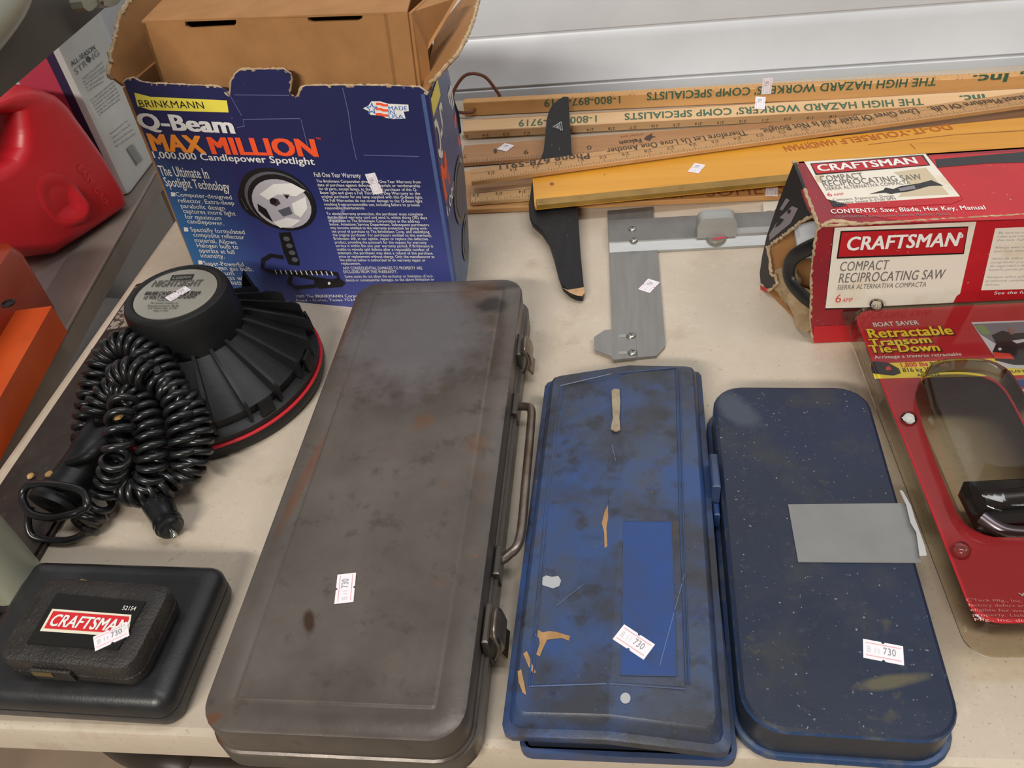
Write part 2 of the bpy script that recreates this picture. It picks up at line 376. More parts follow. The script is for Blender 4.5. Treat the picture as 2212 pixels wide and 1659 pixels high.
def blid(i, dz, yf=0.):                    # lid outline with a ridge down its middle; left edge lower than right
    fl, fr_, br, bl = V((-.0642+i, .1962+i+yf, .030)), V((.0525-i, .1880+i+yf, .0365)), V((.0615-i, .4775-i, .0365)), V((-.0545+i, .4755-i, .030))
    mf, mk = (fl*.52+fr_*.48), (bl*.45+br*.55)
    r = .006
    def cor(p, a, b):
        d1 = (a-p).normalized()*r; d2 = (b-p).normalized()*r
        return [p+d1, p+(d1+d2)*.30, p+d2]
    pts = cor(fl, bl, mf) + [mf+V((0, 0, .0055))] + cor(fr_, mf, br) + cor(br, fr_, mk) + [mk+V((0, 0, .0055))] + cor(bl, mk, fl)
    return [p+V((0, 0, dz)) for p in pts]
mb = MB()
rs = [blid(-.0022, -.0190), blid(-.0026, -.0180), blid(-.0026, -.0125), blid(-.001, -.0115), blid(.0012, -.0105), blid(.0038, -.0016), blid(.0055, 0)]
mb.loft(rs, 0, True, False)
top = rs[-1]; nt_ = len(top); o0 = len(mb.v); mb.add(top, [(3, 4, 5, 6, 7, 8, 9, 10), (10, 11, 12, 13, 0, 1, 2, 3)])
PL_R = Pl(top[3], top[6]-top[3], top[10]-top[3]); PL_L = Pl(top[3], top[3]-top[0], top[10]-top[3])
def bp(x, y): return PL_R if x > 1316 else PL_L
def btube(pts): mb.tube([bp(*p).hit(*p, .0001) for p in pts], .00055, 6, 1)
for off in (0, 7):                         # the moulded double bead around the lid
    btube([(1211+off, 838), (1176+off, 1115), (1143+off, 1480)]); btube([(1461+off, 798), (1468+off, 1100), (1482+off, 1478)])
btube([(1211, 833), (1322, 807)]); btube([(1322, 807), (1462, 794)]); btube([(1143, 1482), (1310, 1476)]); btube([(1316, 1476), (1482, 1488)])
mb.ppoly(PL_R, [(1348, 1126), (1450, 1126), (1462, 1460), (1341, 1458)], 2, .0003)
for a, b in (((1348, 1126), (1450, 1126)), ((1450, 1126), (1462, 1460)), ((1348, 1126), (1341, 1458)), ((1341, 1458), (1462, 1460))): mb.pstroke(PL_R, [a, b], .0005, 1, .0005)
mb.prism([PL_R.hit(x, y, -.0002) for x, y in [(1321, 846), (1327, 842), (1338, 843), (1340, 870), (1338, 905), (1340, 930), (1331, 934), (1319, 928), (1324, 905), (1322, 872)]], PL_R.n*.0012, 4)
mb.ppoly(PL_L, [(1314, 1090), (1316, 1060), (1313, 1098), (1314, 1118), (1310, 1140), (1312, 1180), (1306, 1184), (1305, 1150), (1300, 1130), (1306, 1105)], 3)
for pts in ([(1156, 1372), (1162, 1360), (1172, 1366), (1187, 1363), (1203, 1365), (1218, 1370), (1232, 1374), (1228, 1384), (1214, 1378), (1196, 1380), (1182, 1382), (1173, 1400), (1166, 1418), (1158, 1414), (1166, 1390), (1164, 1378)],
            [(1130, 1412), (1138, 1406), (1146, 1424), (1152, 1440), (1158, 1452), (1152, 1456), (1142, 1440)], [(1118, 1450), (1126, 1446), (1132, 1474), (1137, 1502), (1129, 1496), (1120, 1472)]):
    mb.ppoly(PL_L, pts, 3)
mb.ppoly(PL_L, [(1170, 1248), (1180, 1243), (1192, 1246), (1206, 1244), (1212, 1254), (1208, 1266), (1194, 1271), (1182, 1267), (1172, 1264)], 5)
mb.pell(PL_R, (1351, 1508), (11, 0), (0, 12), 5)
for a, b in (((1425, 1438), (1482, 1228)), ((1322, 960), (1330, 995)), ((1200, 1310), (1260, 1262))): mb.pstroke(bp(*a), [a, b], .00035, 10)
mb.sticker(PL_R, (1369, 1386), (10, 6.6), 6)
mb.build('lid', [blue_m, edge_m, blue2_m, tan_m, beige_m, lilac_m[0]]+STK+[lilac_m[1]], bc)
mb = MB()
def bbase(i, z): return rrect(W0, -.0575+i, .0600-i, .1885+i, .4795-i, max(.007-i, .001), z, 4)
mb.loft([bbase(.002, 0), bbase(0, .001), bbase(0, .0085), bbase(.0028, .0085), bbase(.0028, .0015), ], 0, True, True); mb.build('base', edge_m, bc)
mb = MB(); mb.loft([bbase(.0045, .0015), bbase(.0045, .014)], 0, False, False)
mb.box(W0, -.050, .052, .198, .470, .0016, .009); mb.build('tray', mat('dark_tray', (28, 34, 48), .6), bc)
lt = MB(); a = PL_R.hit(1548, 1085); lt.box(Fr(.0655, .372, -1), -.005, .0003, -.019, .010, .018, .0375, 0, .001); la = lt.build('latch', edge_m, bc)
lt = MB(); lt.box(Fr(.0655, .372, -1), -.004, .0002, -.030, -.020, .008, .022, 0, .001); lt.build('latch_tongue', blue2_m, la)
lt = MB(); lt.tube([(.0625, .356, .012), (.0635, .372, .016), (.0625, .388, .012)], .0010, 8); lt.build('latch_wire', handle_m, la)

# ================================================================ NAVY STEEL CASE
navy_m = mat('navy_steel', (25, 33, 50), .42, .0, col2=(22, 34, 60), vs=11, spots=[((48, 50, 53), 26, .52, .68, .7), ((88, 80, 54), 46, .64, .74, .55), ((160, 162, 170), 420, .66, .70, .8), ((62, 68, 80), 120, .60, .72, .35)], bump=.06, bs=500, rvar=.08,
             blobs=[(.02, -.10, .02, .004, 12, (106, 98, 66), .6, 0), (-.035, .105, .012, .02, 30, (84, 90, 100), .45, 0)])
navys_m = mat('navy_steel_side', (44, 52, 66), .36, .4, col2=(58, 62, 70), vs=30)
navye_m = mat('worn_blue_edge', (46, 70, 110), .38, .2, col2=(84, 92, 104), vs=70, lo=.5, hi=.65)
tape_m = mat('silver_tape', (132, 132, 131), .42, .2, col2=(124, 124, 123), vs=30, bump=.05, bs=400)
nc = thing('tool_case', 'dark navy steel case with a strip of grey tape across its lid', 'tool case', (.121, .325, 0))
FN = Fr(.1205, .325, -1.8)
mb = MB(); mb.loft(case_rings(FN, -.0585, .0575, -.1335, .1330, .024, [(.002, 0), (0, .0015), (0, .0035), (.001, .005), (.003, .0055)])); mb.build('base', navye_m, nc)
mb = MB(); R = case_rings(FN, -.0550, .0545, -.1305, .1300, .022, [(.0, .005), (.0, .007), (.0, .027), (.0008, .0288), (.0026, .0298)])
mb.loft(R[:3], 1, True, False); mb.loft(R[2:4], 2, False, False); mb.loft(R[3:], 0, False, True)
NP = flat(.0298); mb.sticker(NP, (1908, 1408), (10, 1.9), 3)
mb.build('lid', [navy_m, navys_m, navye_m]+STK, nc)
mb = MB(); mb.prism([NP.hit(x, y, .0001) for x, y in [(1702, 1091), (1962, 1088), (1972, 1125), (1985, 1150), (1994, 1185), (1984, 1197), (1990, 1217), (1724, 1215)]], (0, 0, .0007), 0)
tp = mb.build('tape', tape_m, nc, 'silver grey tape strip')
mb = MB(); ce = [(1948, 1060, 1942, 1058), (1966, 1092, 1957, 1090), (1976, 1125, 1966, 1128), (1984, 1146, 1979, 1150), (1996, 1180, 1984, 1186), (2000, 1200, 1986, 1200)]
mb.loft([[NP.hit(a, b, .0009), NP.hit(c, d, .0036), NP.hit(c+1, d+1, .0039), NP.hit(a+2, b, .0012)] for a, b, c, d in ce])
mb.build('curled_edge', mat('tape_back', (200, 200, 200), .5), tp)

# ================================================================ BLACK PLASTIC CASES (left front)
blk_m = mat('black_case_plastic', (32, 33, 35), .38, col2=(40, 40, 42), vs=50, bump=.12, bs=700, rvar=.05)
peb_m = mat('pebbled_black_plastic', (36, 34, 33), .36, col2=(54, 49, 45), vs=40, lo=.45, hi=.7, bump=1.0, bs=520, spots=[((78, 70, 62), 300, .60, .70, .6)])
lab_m = mat('label_black', (22, 20, 20), .35); red_m = mat('label_red', (205, 40, 48), .4); cream_m = mat('label_cream', (226, 218, 198), .45)
brass_m = mat('brass_spring', (150, 130, 90), .35, .8)
kc = thing('storage_case', 'wide flat black plastic case with rounded edges underneath a smaller black case', 'case', (-.32, .245, 0))
FK = Fr(-.315, .245, -1.2)
mb = MB(); mb.loft(case_rings(FK, -.085, .0565, -.0475, .0525, .011, [(.006, 0), (.0025, .0025), (.001, .006), (.001, .0128), (.0022, .0132)])); mb.build('base', blk_m, kc)
mb = MB(); mb.loft(case_rings(FK, -.085, .0565, -.0475, .0525, .011, [(.0022, .0140), (.001, .0144), (.001, .022), (.003, .026), (.007, .0285), (.012, .029)])); mb.build('lid', blk_m, kc)
sc_ = thing('storage_case', 'small pebbled black case with red name label, stacked on top of the wider black case', 'case', (-.32, .24, .029))
FS = Fr(-.3185, .2385, -3.0)
mb = MB(); mb.loft(case_rings(FS, -.0455, .0445, -.0290, .0300, .011, [(.004, .0294), (.0015, .031), (.0005, .034), (.0005, .0385), (.0012, .0388)])); mb.build('base', peb_m, sc_)
mb = MB(); mb.loft(case_rings(FS, -.0455, .0445, -.0290, .0300, .011, [(.0012, .0392), (.0005, .0396), (.0005, .046), (.002, .0495), (.0055, .051), (.009, .0511)])); mb.build('lid', peb_m, sc_)
KP = flat(.0513)
mb = MB(); mb.prism([KP.hit(x, y) for x, y in [(123, 1283), (316, 1301), (255, 1405), (58, 1391)]], (0, 0, .0006)); TP = flat(.0519)
mb.ppoly(TP, [(113, 1315), (284, 1328), (276, 1376), (86, 1363)], 1, .0002)
mb.ppoly(TP, [(115, 1320), (279, 1332), (271, 1369), (95, 1357)], 2, .0004)
mb.text(TP, 'CRAFTSMAN', (103, 1351), (267, 1365), 26, 3, .0006, .03, .1)
mb.text(TP, '52154', (263, 1317), (291, 1319), 9, 3, .0004)
mb.sticker(TP, (240, 1374), (10, -4.6), 4, .0195, .0105)
mb.build('label', [lab_m, cream_m, red_m, WHITE]+STK, sc_, 'black label with red name panel')
mb = MB(); mb.box(FS, -.022, .004, -.0305, -.0285, .035, .0455, 0, .0006); lt_ = mb.build('latch', peb_m, sc_)
mb = MB(); mb.box(FS, -.021, -.008, -.0312, -.0302, .0400, .0436); mb.build('latch_clip', brass_m, lt_)
mb = MB(); mb.prism([FS.p(-.026, .032, .0330), FS.p(-.007, .0325, .0325), FS.p(-.009, .0325, .0352), FS.p(-.026, .032, .0425)], (0, .0012, 0)); mb.build('hinge_clip', brass_m, sc_)

# ================================================================ HAND SPOTLIGHT
sl_m = mat('spotlight_body', (19, 20, 22), .45, col2=(29, 29, 30), vs=35, bump=.1, bs=800, spec=.35, spots=[((104, 100, 94), 430, .69, .73, .5)])
ring_m = mat('red_ring', (190, 28, 40), .4); silver_m = mat('silver_label', (164, 160, 150), .34, .45, col2=(176, 172, 160), vs=14)
cord_m = mat('cord_rubber', (20, 21, 23), .3, col2=(28, 29, 31), vs=90, coat=.15)
tip_m = mat('plug_metal', (190, 188, 184), .2, 1.)
SX, SY = -.3475, .5005
sp = thing('spotlight', 'black hand spotlight lying lens down with finned cone, silver label and tangled coiled cord', 'spotlight', (SX, SY, 0))
mb = MB(); mb.lathe((SX, SY, 0), [(.090, .0005), (.0945, .003), (.096, .008), (.0955, .0125), (.0935, .0135)], 72)
mb.lathe((SX, SY, 0), [(.0945, .0128), (.0957, .0132), (.0957, .0146), (.0945, .0150)], 72, 1); mb.build('bezel', [sl_m, ring_m], sp, 'bezel with thin red ring')
mb = MB(); mb.lathe((SX, SY, 0), [(.0935, .0140), (.0935, .020), (.0900, .0225), (.0860, .0240), (.0860, .0315), (.0460, .0625), (.043, .064)], 72)
NR = 20
for k in range(NR):                         # moulded cooling ribs, each with a square outer shoulder
    a = 2*math.pi*(k+.35)/NR; c, s = math.cos(a), math.sin(a); d, q = V((c, s, 0)), V((-s, c, 0)); o = V((SX, SY, 0))
    P = [(.040, .058), (.088, .0245), (.0925, .0245), (.0915, .0385), (.088, .0425), (.046, .0680), (.040, .0680)]
    mb.prism([o+d*r+V((0, 0, z))-q*.0014 for r, z in P], q*.0028)
    a2 = a+math.pi/NR; d2 = V((math.cos(a2), math.sin(a2), 0)); q2 = V((-math.sin(a2), math.cos(a2), 0))
    P2 = [(.0895, .022), (.0935, .022), (.0925, .0355), (.0905, .0355)]
    if k % 2: mb.prism([o+d2*r+V((0, 0, z))-q2*.006 for r, z in P2], q2*.012)
mb.build('finned_housing', sl_m, sp)
mb = MB(); mb.lathe((SX, SY, 0), [(.0440, .052), (.0438, .066), (.0430, .084), (.0420, .0945), (.0405, .0985), (.0375, .1000), (.0350, .0998), (.0335, .0985)], 64)
cap_ = mb.build('rear_cap', sl_m, sp)
mb = MB(); mb.lathe((SX, SY, 0), [(.0330, .0980), (.0330, .0992), (.0325, .0994)], 64)
LP = flat(.0996)
mb.ppoly(LP, [(366, 606), (372, 594), (420, 592), (414, 604)], 1, .0002)
mb.text(LP, 'Coleman', (371, 603), (411, 601), 7, 0, .0004)
mb.text(LP, 'NIGHTSIGHT', (326, 619), (432, 617), 13, 2, .0003, .03)
mb.text(LP, '800,000 CANDLEPOWER BEAM', (311, 637), (430, 636), 7, 1, .0003, .02)
mb.text(LP, '12 VOLT HAND SPOTLIGHT', (309, 646), (422, 644), 7, 1, .0003, .02)
for t, a, b in (('Model 5599', (339, 650), (369, 650)), ('The Coleman Company, Inc.', (323, 656), (385, 656)), ('Replacement Bulb', (318, 662), (385, 662)), ('U.S. Patent No. 5,194', (318, 667), (380, 667)), ('Made in China', (330, 673), (362, 672))):
    mb.text(LP, t, a, b, 3.6, 1, .0003)
mb.sticker(LP, (384, 634), (10, -5.6), 3, .0185, .0085)
mb.build('label', [silver_m, BLACKINK, mat('print_grey', (92, 90, 84), .4)]+STK, cap_, 'round silver label')
mb = MB(); mb.prism([(SX+.006, SY+.0865, .040), (SX+.018, SY+.0855, .040), (SX+.013, SY+.086, .058)], (0, .004, 0)); mb.build('stand_tab', sl_m, sp)
# pistol grip to the front left
mb = MB(); hp = [at(262, 880, .036), at(228, 935, .034), at(192, 990, .031), at(156, 1040, .027), at(124, 1082, .0235), at(112, 1100, .022)]
mb.tube(spline(hp, 5), [.0165]*10+[.0155]*6+[.0165]*4+[.0185]*3+[.0185, .016, .010], 20); grip = mb.build('grip', sl_m, sp)
mb = MB(); mb.tube(spline([at(170, 1105, .030), at(188, 1092, .036), at(178, 1062, .040), at(125, 1048, .041), at(64, 1048, .036), at(48, 1075, .030), at(66, 1108, .026), at(108, 1118, .027), at(150, 1112, .029), at(172, 1105, .030)], 8), .0030, 12); mb.build('hanging_loop', cord_m, grip)
mb = MB(); mb.tube(spline([at(150, 1000, .042), at(190, 985, .048), at(225, 960, .046)], 5), [.004]*6+[.005]*5, 10); mb.build('trigger', sl_m, grip)
# twelve volt plug
a, b = at(322, 1052, .014), at(380, 1164, .0115); d = (b-a).normalized()
mb = MB(); prof = [(.0085, -.012), (.0105, -.006), (.0115, .004), (.0112, .020), (.0100, .034), (.0092, .040), (.0104, .0405), (.0104, .0425), (.0092, .0430), (.0102, .0445), (.0102, .0465), (.0090, .0470), (.0085, .0500), (.0065, .0510)]
mb.lathe(a, prof, 28, axis=d); pg = mb.build('plug', cord_m, sp, 'black plug for a car socket')
mb = MB(); mb.lathe(a, [(.0022, .050), (.0022, .0565), (.0012, .0580)], 14, axis=d); mb.build('contact_pin', tip_m, pg, 'bright metal contact pin')
# coiled cord, one long tangle
def pz(*q): return [at(x, y, z) for x, y, z in q]
mb = MB(); wr = .0028
mb.tube(spline(pz((66, 1098, .024), (60, 1125, .016), (68, 1155, .008), (100, 1166, .0045), (140, 1168, .0050), (170, 1160, .0075), (192, 1146, .012)), 8), wr, 10)
for pts, R_, pt in ((((178, 1150, .010), (196, 1112, .014), (222, 1075, .022), (238, 1035, .034), (252, 985, .056), (258, 935, .067), (262, 892, .073), (272, 855, .076)), .0086, .0112),
                    (((196, 1000, .024), (190, 940, .034), (196, 880, .048), (208, 825, .060), (232, 770, .072), (272, 742, .080), (318, 762, .078), (352, 800, .072), (378, 850, .064), (392, 905, .054), (398, 960, .042), (400, 1015, .026)), .0098, .0080),
                    (((205, 905, .050), (224, 862, .060), (258, 838, .066), (296, 858, .066), (318, 905, .060), (328, 960, .050), (330, 1010, .038), (318, 1048, .026)), .0092, .0072),
                    (((300, 770, .080), (345, 830, .070), (408, 870, .056), (428, 930, .044), (424, 985, .032), (400, 1030, .022)), .0090, .0066),
                    (((255, 815, .076), (290, 800, .082), (330, 822, .078)), .0090, .0070),
                    (((262, 1050, .020), (300, 1062, .022), (345, 1052, .022), (372, 1030, .022)), .0095, .0058),
                    (((215, 960, .020), (255, 1010, .018), (300, 1040, .018)), .0080, .0060)):
    mb.tube(coil(pz(*pts), R_, pt, 16), wr, 10)
mb.build('coiled_cord', cord_m, sp, 'glossy black coiled cord', angle=85)
crumb_m = mat('foam_crumb', (188, 148, 92), .9, bump=.5, bs=900)
for i, (x, y, z, sc, lb) in enumerate(((254, 898, .0730, .0048, 'tan foam crumb caught on the coiled cord'), (106, 1024, .0415, .0032, 'tan foam crumb on the end of the spotlight grip'), (66, 1028, .0065, .0032, 'pale crumb on the dark steel bar near the spotlight grip'))):
    c = at(x, y, z); mb = MB()
    mb.loft([[c+V((math.cos(a)*r*(1+.35*noise.noise(V((a*2, k, i)))), math.sin(a)*r*(1+.4*noise.noise(V((a*2+7, k, i)))), h*sc)) for a in [2*math.pi*j/9 for j in range(9)]] for k, (r, h) in enumerate(((sc*.3, -.5), (sc*.9, -.1), (sc*.8, .3), (sc*.25, .55)))])
    tag(mb.build('foam_crumb', crumb_m, base=c), lb, 'crumb', 'foam crumbs around the spotlight')

# ================================================================ TALL SPOTLIGHT CARTON
TBX = Fr(-.4106, .6362, -10.7)
f0, f1 = TBX.p(0, 0, 0), TBX.p(.273, 0, 0)
FT = Pl(f0, f1-f0, V((0, 0, 1)) + TBX.p(0, 1, 0)*0 + (TBX.p(0, 1, 0)-TBX.p(0, 0, 0))*math.tan(math.radians(2.2)))
navyc = mat('carton_navy_print', (42, 48, 104), .36, grad=[(2, .135, .0, (70, 78, 146)), (0, .085, -.005, (50, 108, 160)), (2, .085, .175, (37, 40, 84))], spots=[((150, 156, 190), 190, .70, .76, .35)], spec=.4)
kraft = mat('kraft_cardboard', (164, 116, 68), .75, col2=(150, 105, 60), vs=28, bump=.08, bs=500, spots=[((134, 94, 58), 14, .58, .75, .4)])
torn = mat('torn_cardboard', (186, 164, 134), .9, col2=(158, 130, 96), vs=140, bump=.3, bs=700)
yel_m = mat('print_yellow', (238, 224, 84), .45); org1 = mat('print_amber', (250, 152, 52), .45); org2 = mat('print_orange', (246, 88, 44), .45)
crease = mat('print_crease', (100, 104, 148), .6)
tc_ = thing('product_carton', 'tall navy blue cardboard carton with torn top showing a printed hand spotlight', 'box', f0)
tn = FT.n
mb = MB()
edge_top = [(268, 178), (277, 170), (288, 169), (302, 177), (330, 181), (400, 184), (466, 187), (480, 192), (497, 206), (500, 176), (508, 160), (520, 151), (612, 150), (627, 160), (628, 170), (624, 204), (638, 212), (646, 205), (652, 190), (660, 186), (760, 185), (850, 186), (905, 189), (926, 203)]
OUT = [FT.hit(x, y) for x, y in edge_top] + [TBX.p(.273, 0, 0), TBX.p(0, 0, 0)]
mb.prism(OUT, -tn*.003, 0)
ET = [FT.hit(x, y, -.0015) for x, y in edge_top]
mb2 = MB()
frayed(mb2, ET, .0014, tn, .0004)
for lns in ([(525, 258), (648, 256)], [(506, 205), (622, 206)], [(650, 258), (668, 330)], [(740, 190), (752, 240), (760, 300), (770, 345)], [(497, 206), (522, 250)], [(525, 258), (528, 272), (512, 276)], [(785, 335), (905, 338)]):
    mb.pstroke(FT, lns, .0006, 7, .0003)
mb.ppoly(FT, [(290, 200), (325, 209), (490, 217), (494, 243), (325, 238), (297, 229)], 1)
T = lambda t, a, b, c, m_, **k: mb.text(FT, t, a, b, c, m_, **k)
T('BRINKMANN', (303, 231), (442, 235), 15, 2)
T('Q-Beam', (303, 277), (509, 288), 32, 3, bold=.045)
T('MAX', (330, 325), (446, 331), 35, 4, bold=.05); T('MILLION', (458, 332), (689, 338), 35, 5, bold=.05)
T('TM', (683, 302), (693, 302), 5, 5)
T('1,000,000 Candlepower Spotlight', (333, 341), (681, 356), 14, 3, bold=.022)
T('The Ultimate In', (348, 379), (453, 386), 21, 3, bold=.02); T('Spotlight Technology', (359, 402), (498, 413), 19, 3, bold=.02)
for t, a, b in (('Computer-designed', (381, 424), (502, 431)), ('reflector. Extra-deep', (386, 437), (507, 443)), ('parabolic design', (392, 449), (487, 454)), ('captures more light', (397, 460), (510, 466)), ('for maximum', (401, 472), (479, 476)), ('candlepower.', (406, 482), (485, 487)),
                ('Specially formulated', (413, 500), (530, 506)), ('composite reflector', (419, 511), (529, 517)), ('material. Allows', (422, 523), (512, 528)), ('Halogen bulb to', (427, 534), (516, 538)), ('operate at full', (431, 545), (508, 549)), ('intensity.', (435, 556), (486, 558)),
                ('Super-Powerful', (442, 573), (528, 576)), ('Halogen gas bulb.', (446, 582), (548, 586)), ('Maximum', (441, 592), (507, 595)), ('brightness with', (447, 602), (540, 606)), ('minimal battery', (451, 612), (543, 616))):
    T(t, a, b, 9, 3, bold=.012)
for x, y in ((374, 420), (402, 496), (433, 567)): mb.ppoly(FT, [(x-5, y-5), (x+4, y-4), (x+5, y+4), (x-4, y+4)], 3)
T('Full One Year Warranty', (680, 382), (780, 384), 9.5, 3, bold=.012)
P1 = ['The Brinkmann Corporation gives a Full One Year Warranty from', 'date of purchase against defects in materials or workmanship', 'for all parts, except lamps, to the original purchaser of this Q-', 'Beam light and gives a Full Thirty (30) Day Warranty to the', 'original purchaser for any lamp supplied with this Q-Beam light.', 'The Full Warranties do not cover damage to the Q-Beam light', 'resulting from unreasonable use, including failure to provide']
for i, t in enumerate(P1): T(t, (684+2.8*i, 394+8.3*i), ((909, 908, 902, 908, 914, 913, 907)[i], 396+8.3*i), 6, 3, bold=.01)
T('reasonable maintenance.', (703, 452), (789, 452), 6, 3, bold=.01)
P2 = ['To obtain warranty protection, the purchaser must complete', 'the enclosed warranty card and send it, within thirty (30) days', 'of purchase to The Brinkmann Corporation at the address', 'below, Attention: Service Department. Subsequent purchasers', 'may become entitled to the warranty protection by giving writ-', 'ten proof of purchase to The Brinkmann Corp. and identifying', 'the original purchaser. For purchasers entitled to this warranty,', 'Brinkmann will, at our option, repair or replace the defective', 'product, providing the postmark for the request for warranty', 'service is within the one year warranty period. If Brinkmann is', 'unable to remedy said defects after a reasonable number of', 'attempts, the purchaser may elect a refund of the purchase', 'price or replacement without charge. Only the manufacturer at', 'the address below is authorized to do warranty repair or']
E2 = (914, 923, 907, 927, 924, 928, 933, 925, 922, 936, 928, 935, 939, 920)
for i, t in enumerate(P2): T(t, (706+2.25*i, 464+7.72*i), (E2[i], 465.5+7.65*i), 5.8, 3, bold=.01)
T('replacement.', (738, 572), (780, 572), 5.8, 3, bold=.01)
T('ANY CONSEQUENTIAL DAMAGES TO PROPERTY ARE', (742, 582), (913, 582), 6, 3, bold=.012); T('EXCLUDED FROM THIS WARRANTY.', (743, 590), (859, 590), 6, 3, bold=.012)
T('Some states do not allow the exclusion or limitation of inci-', (746, 600), (936, 599), 5.8, 3, bold=.01); T('dental or consequential damages, so the above limitation or', (748, 608), (939, 606), 5.8, 3, bold=.01)
T('1989 The BRINKMANN Corporation', (641, 643), (800, 642), 6, 3, bold=.012); T('Road - Dallas, Texas 75244', (641, 651), (775, 650), 5, 3, bold=.01)
# printed badge
mb.ppoly(FT, [(784, 234), (796, 228), (802, 219), (822, 219), (838, 224), (882, 226), (883, 240), (872, 241), (876, 256), (850, 257), (834, 255), (826, 250), (800, 248), (796, 240)], 3, .0003)
st = [(803+ (15 if k % 2 == 0 else 6)*math.sin(math.pi*k/5)*.95, 235-(15 if k % 2 == 0 else 6)*math.cos(math.pi*k/5)) for k in range(10)]
mb.ppoly(FT, st, 6, .0005); mb.ppoly(FT, [(803+(x-803)*.6, 235+(y-235)*.6) for x, y in st], 3, .0007)
for y0 in (222, 233, 244): mb.ppoly(FT, [(812, y0), (822, y0), (830, y0+3), (838, y0+3), (838, y0+8), (828, y0+8), (820, y0+5), (812, y0+5)], 5, .0005)
for t, a, b in (('MADE', (840, 238), (880, 238)), ('IN', (840, 247), (853, 247)), ('USA', (840, 256), (872, 256))): T(t, a, b, 8.5, 6, e=.0007)
# printed picture of the hand spotlight
pm = 8
mb.pell(FT, (576, 422), (52, 30), (-34, 44), 2, .0004); mb.pell(FT, (566, 438), (20, 50), (-24, 8), pm+2, .0005)
mb.ppoly(FT, [(520, 428), (532, 436), (540, 452), (532, 452)], pm, .0006)
mb.pell(FT, (600, 432), (70, 52), (-42, 42), 2, .0006); mb.pell(FT, (603, 434), (64, 46), (-38, 40), pm, .0007); mb.pell(FT, (607, 438), (62, 44), (-36, 40), 2, .0008)
mb.pell(FT, (608, 441), (55, 38), (-32, 36), pm+1, .0009)
for pts, c in (([(560, 420), (590, 398), (630, 396), (660, 412), (640, 424), (600, 420), (580, 432)], 3), ([(556, 440), (575, 452), (590, 480), (575, 470), (558, 455)], 2), ([(590, 480), (620, 470), (650, 476), (630, 490), (605, 492)], 3), ([(630, 440), (660, 425), (664, 450), (650, 470), (636, 462)], 3), ([(584, 428), (600, 430), (606, 440), (596, 446), (584, 440)], pm+2), ([(610, 418), (626, 420), (620, 430)], 2), ([(600, 455), (625, 446), (632, 462), (612, 468)], pm)):
    mb.ppoly(FT, pts, c, .0011)
mb.pell(FT, (590, 434), (7, 3), (-3, 6), 2, .0013)
mb.ppoly(FT, [(602, 503), (627, 501), (647, 566), (646, 574), (624, 572), (612, 545)], 2, .0005)
for k in range(4): mb.pell(FT, (619+k*6, 516+k*15), (7, 1), (0, 5), pm, .0007)
mb.pstroke(FT, [(612, 556), (585, 552), (568, 562), (566, 580), (590, 588), (640, 590), (700, 588), (728, 592), (732, 604), (715, 608), (660, 598), (630, 592), (624, 612), (640, 622), (680, 618)], .0044, 2, .0006)
for k in range(12): mb.pstroke(FT, [(594+k*11, 583+.3*k), (598+k*11, 592+.3*k)], .0011, 3, .0008)
mb.ppoly(FT, [(678, 606), (704, 602), (736, 604), (746, 612), (738, 620), (690, 624), (680, 618)], 2, .0009); mb.pell(FT, (711, 612), (3, 0), (0, 3), 3, .0011)
mb.ppoly(FT, [(706, 470), (724, 466), (730, 474), (742, 440), (750, 440), (740, 470), (745, 478), (728, 482), (712, 478)], 7, .0004)
mb.sticker(FT, (808, 397), (-5, -12), 11, .0185, .0095)
mb.build('front_panel', [navyc, yel_m, BLACKINK, WHITE, org1, org2, mat('print_blue', (60, 110, 190), .45), crease, mat('print_mid_grey', (92, 92, 100), .4), mat('print_silver', (182, 178, 186), .4), mat('print_dark_brown', (70, 58, 60), .4)]+STK, tc_)
mb2.build('torn_edge', torn, tc_)
# right, left, back panels
cardside = mat('carton_side_print', (62, 82, 128), .4, col2=(72, 92, 138), vs=30, grad=[(2, .06, .0, (116, 140, 160))])
r0 = f1; r1 = f1 + V((-.008, .128, 0)); up = FT.v
rp = Pl(r0, r1-r0, (0, 0, 1))
def side(s, z):                              # right wall bellies outwards a little
    bul = math.sin(math.pi*min(max(z/.215, 0), 1))*.006 + .004*math.sin(math.pi*s)
    return r0.lerp(r1, s) + V((bul*s, 0, 0)) + up*z*(1.0)
mb = MB(); ns_, nz_ = 6, 10
grid = [[side(i/ns_, .2085*j/nz_) for i in range(ns_+1)] for j in range(nz_+1)]
back_ = [[p - V((.003, 0, 0)) for p in r] for r in grid]
mb.loft([list(r)+list(b)[::-1] for r, b in zip(grid, back_)])
def sp_(s, z, e=.0006): return side(s, z)+V((e, -e*.3, 0))
mb.poly([sp_(s, z) for s, z in ((.02, .197), (.45, .197), (.45, .183), (.02, .183))], 1)
mb.text3('Q-Beam', sp_(.06, .150, .0006), sp_(.9, .150, .0006), .028, rp.n, 2, .04); mb.text3('MAX', sp_(.08, .112, .0006), sp_(.92, .112, .0006), .030, rp.n, 3, .05)
mb.text3('1,000,000', sp_(.08, .098, .0006), sp_(.8, .098, .0006), .009, rp.n, 2, .02)
for c, rz, mi in ((.085, .028, 4), (.085, .022, 5), (.035, .020, 4), (.035, .014, 5)): mb.poly([sp_(.62+.30*math.cos(a)*(rz/.028), c+rz*math.sin(a), .0008+.0003*(mi-4)) for a in [2*math.pi*k/24 for k in range(24)]], mi)
mb.build('side_panel', [cardside, yel_m, WHITE, org2, mat('print_bronze', (104, 98, 96), .5), mat('print_ash', (86, 92, 108), .5)], tc_, 'bellied blue right side panel')
l0 = f0; l1 = f0 + V((.012, .128, 0))
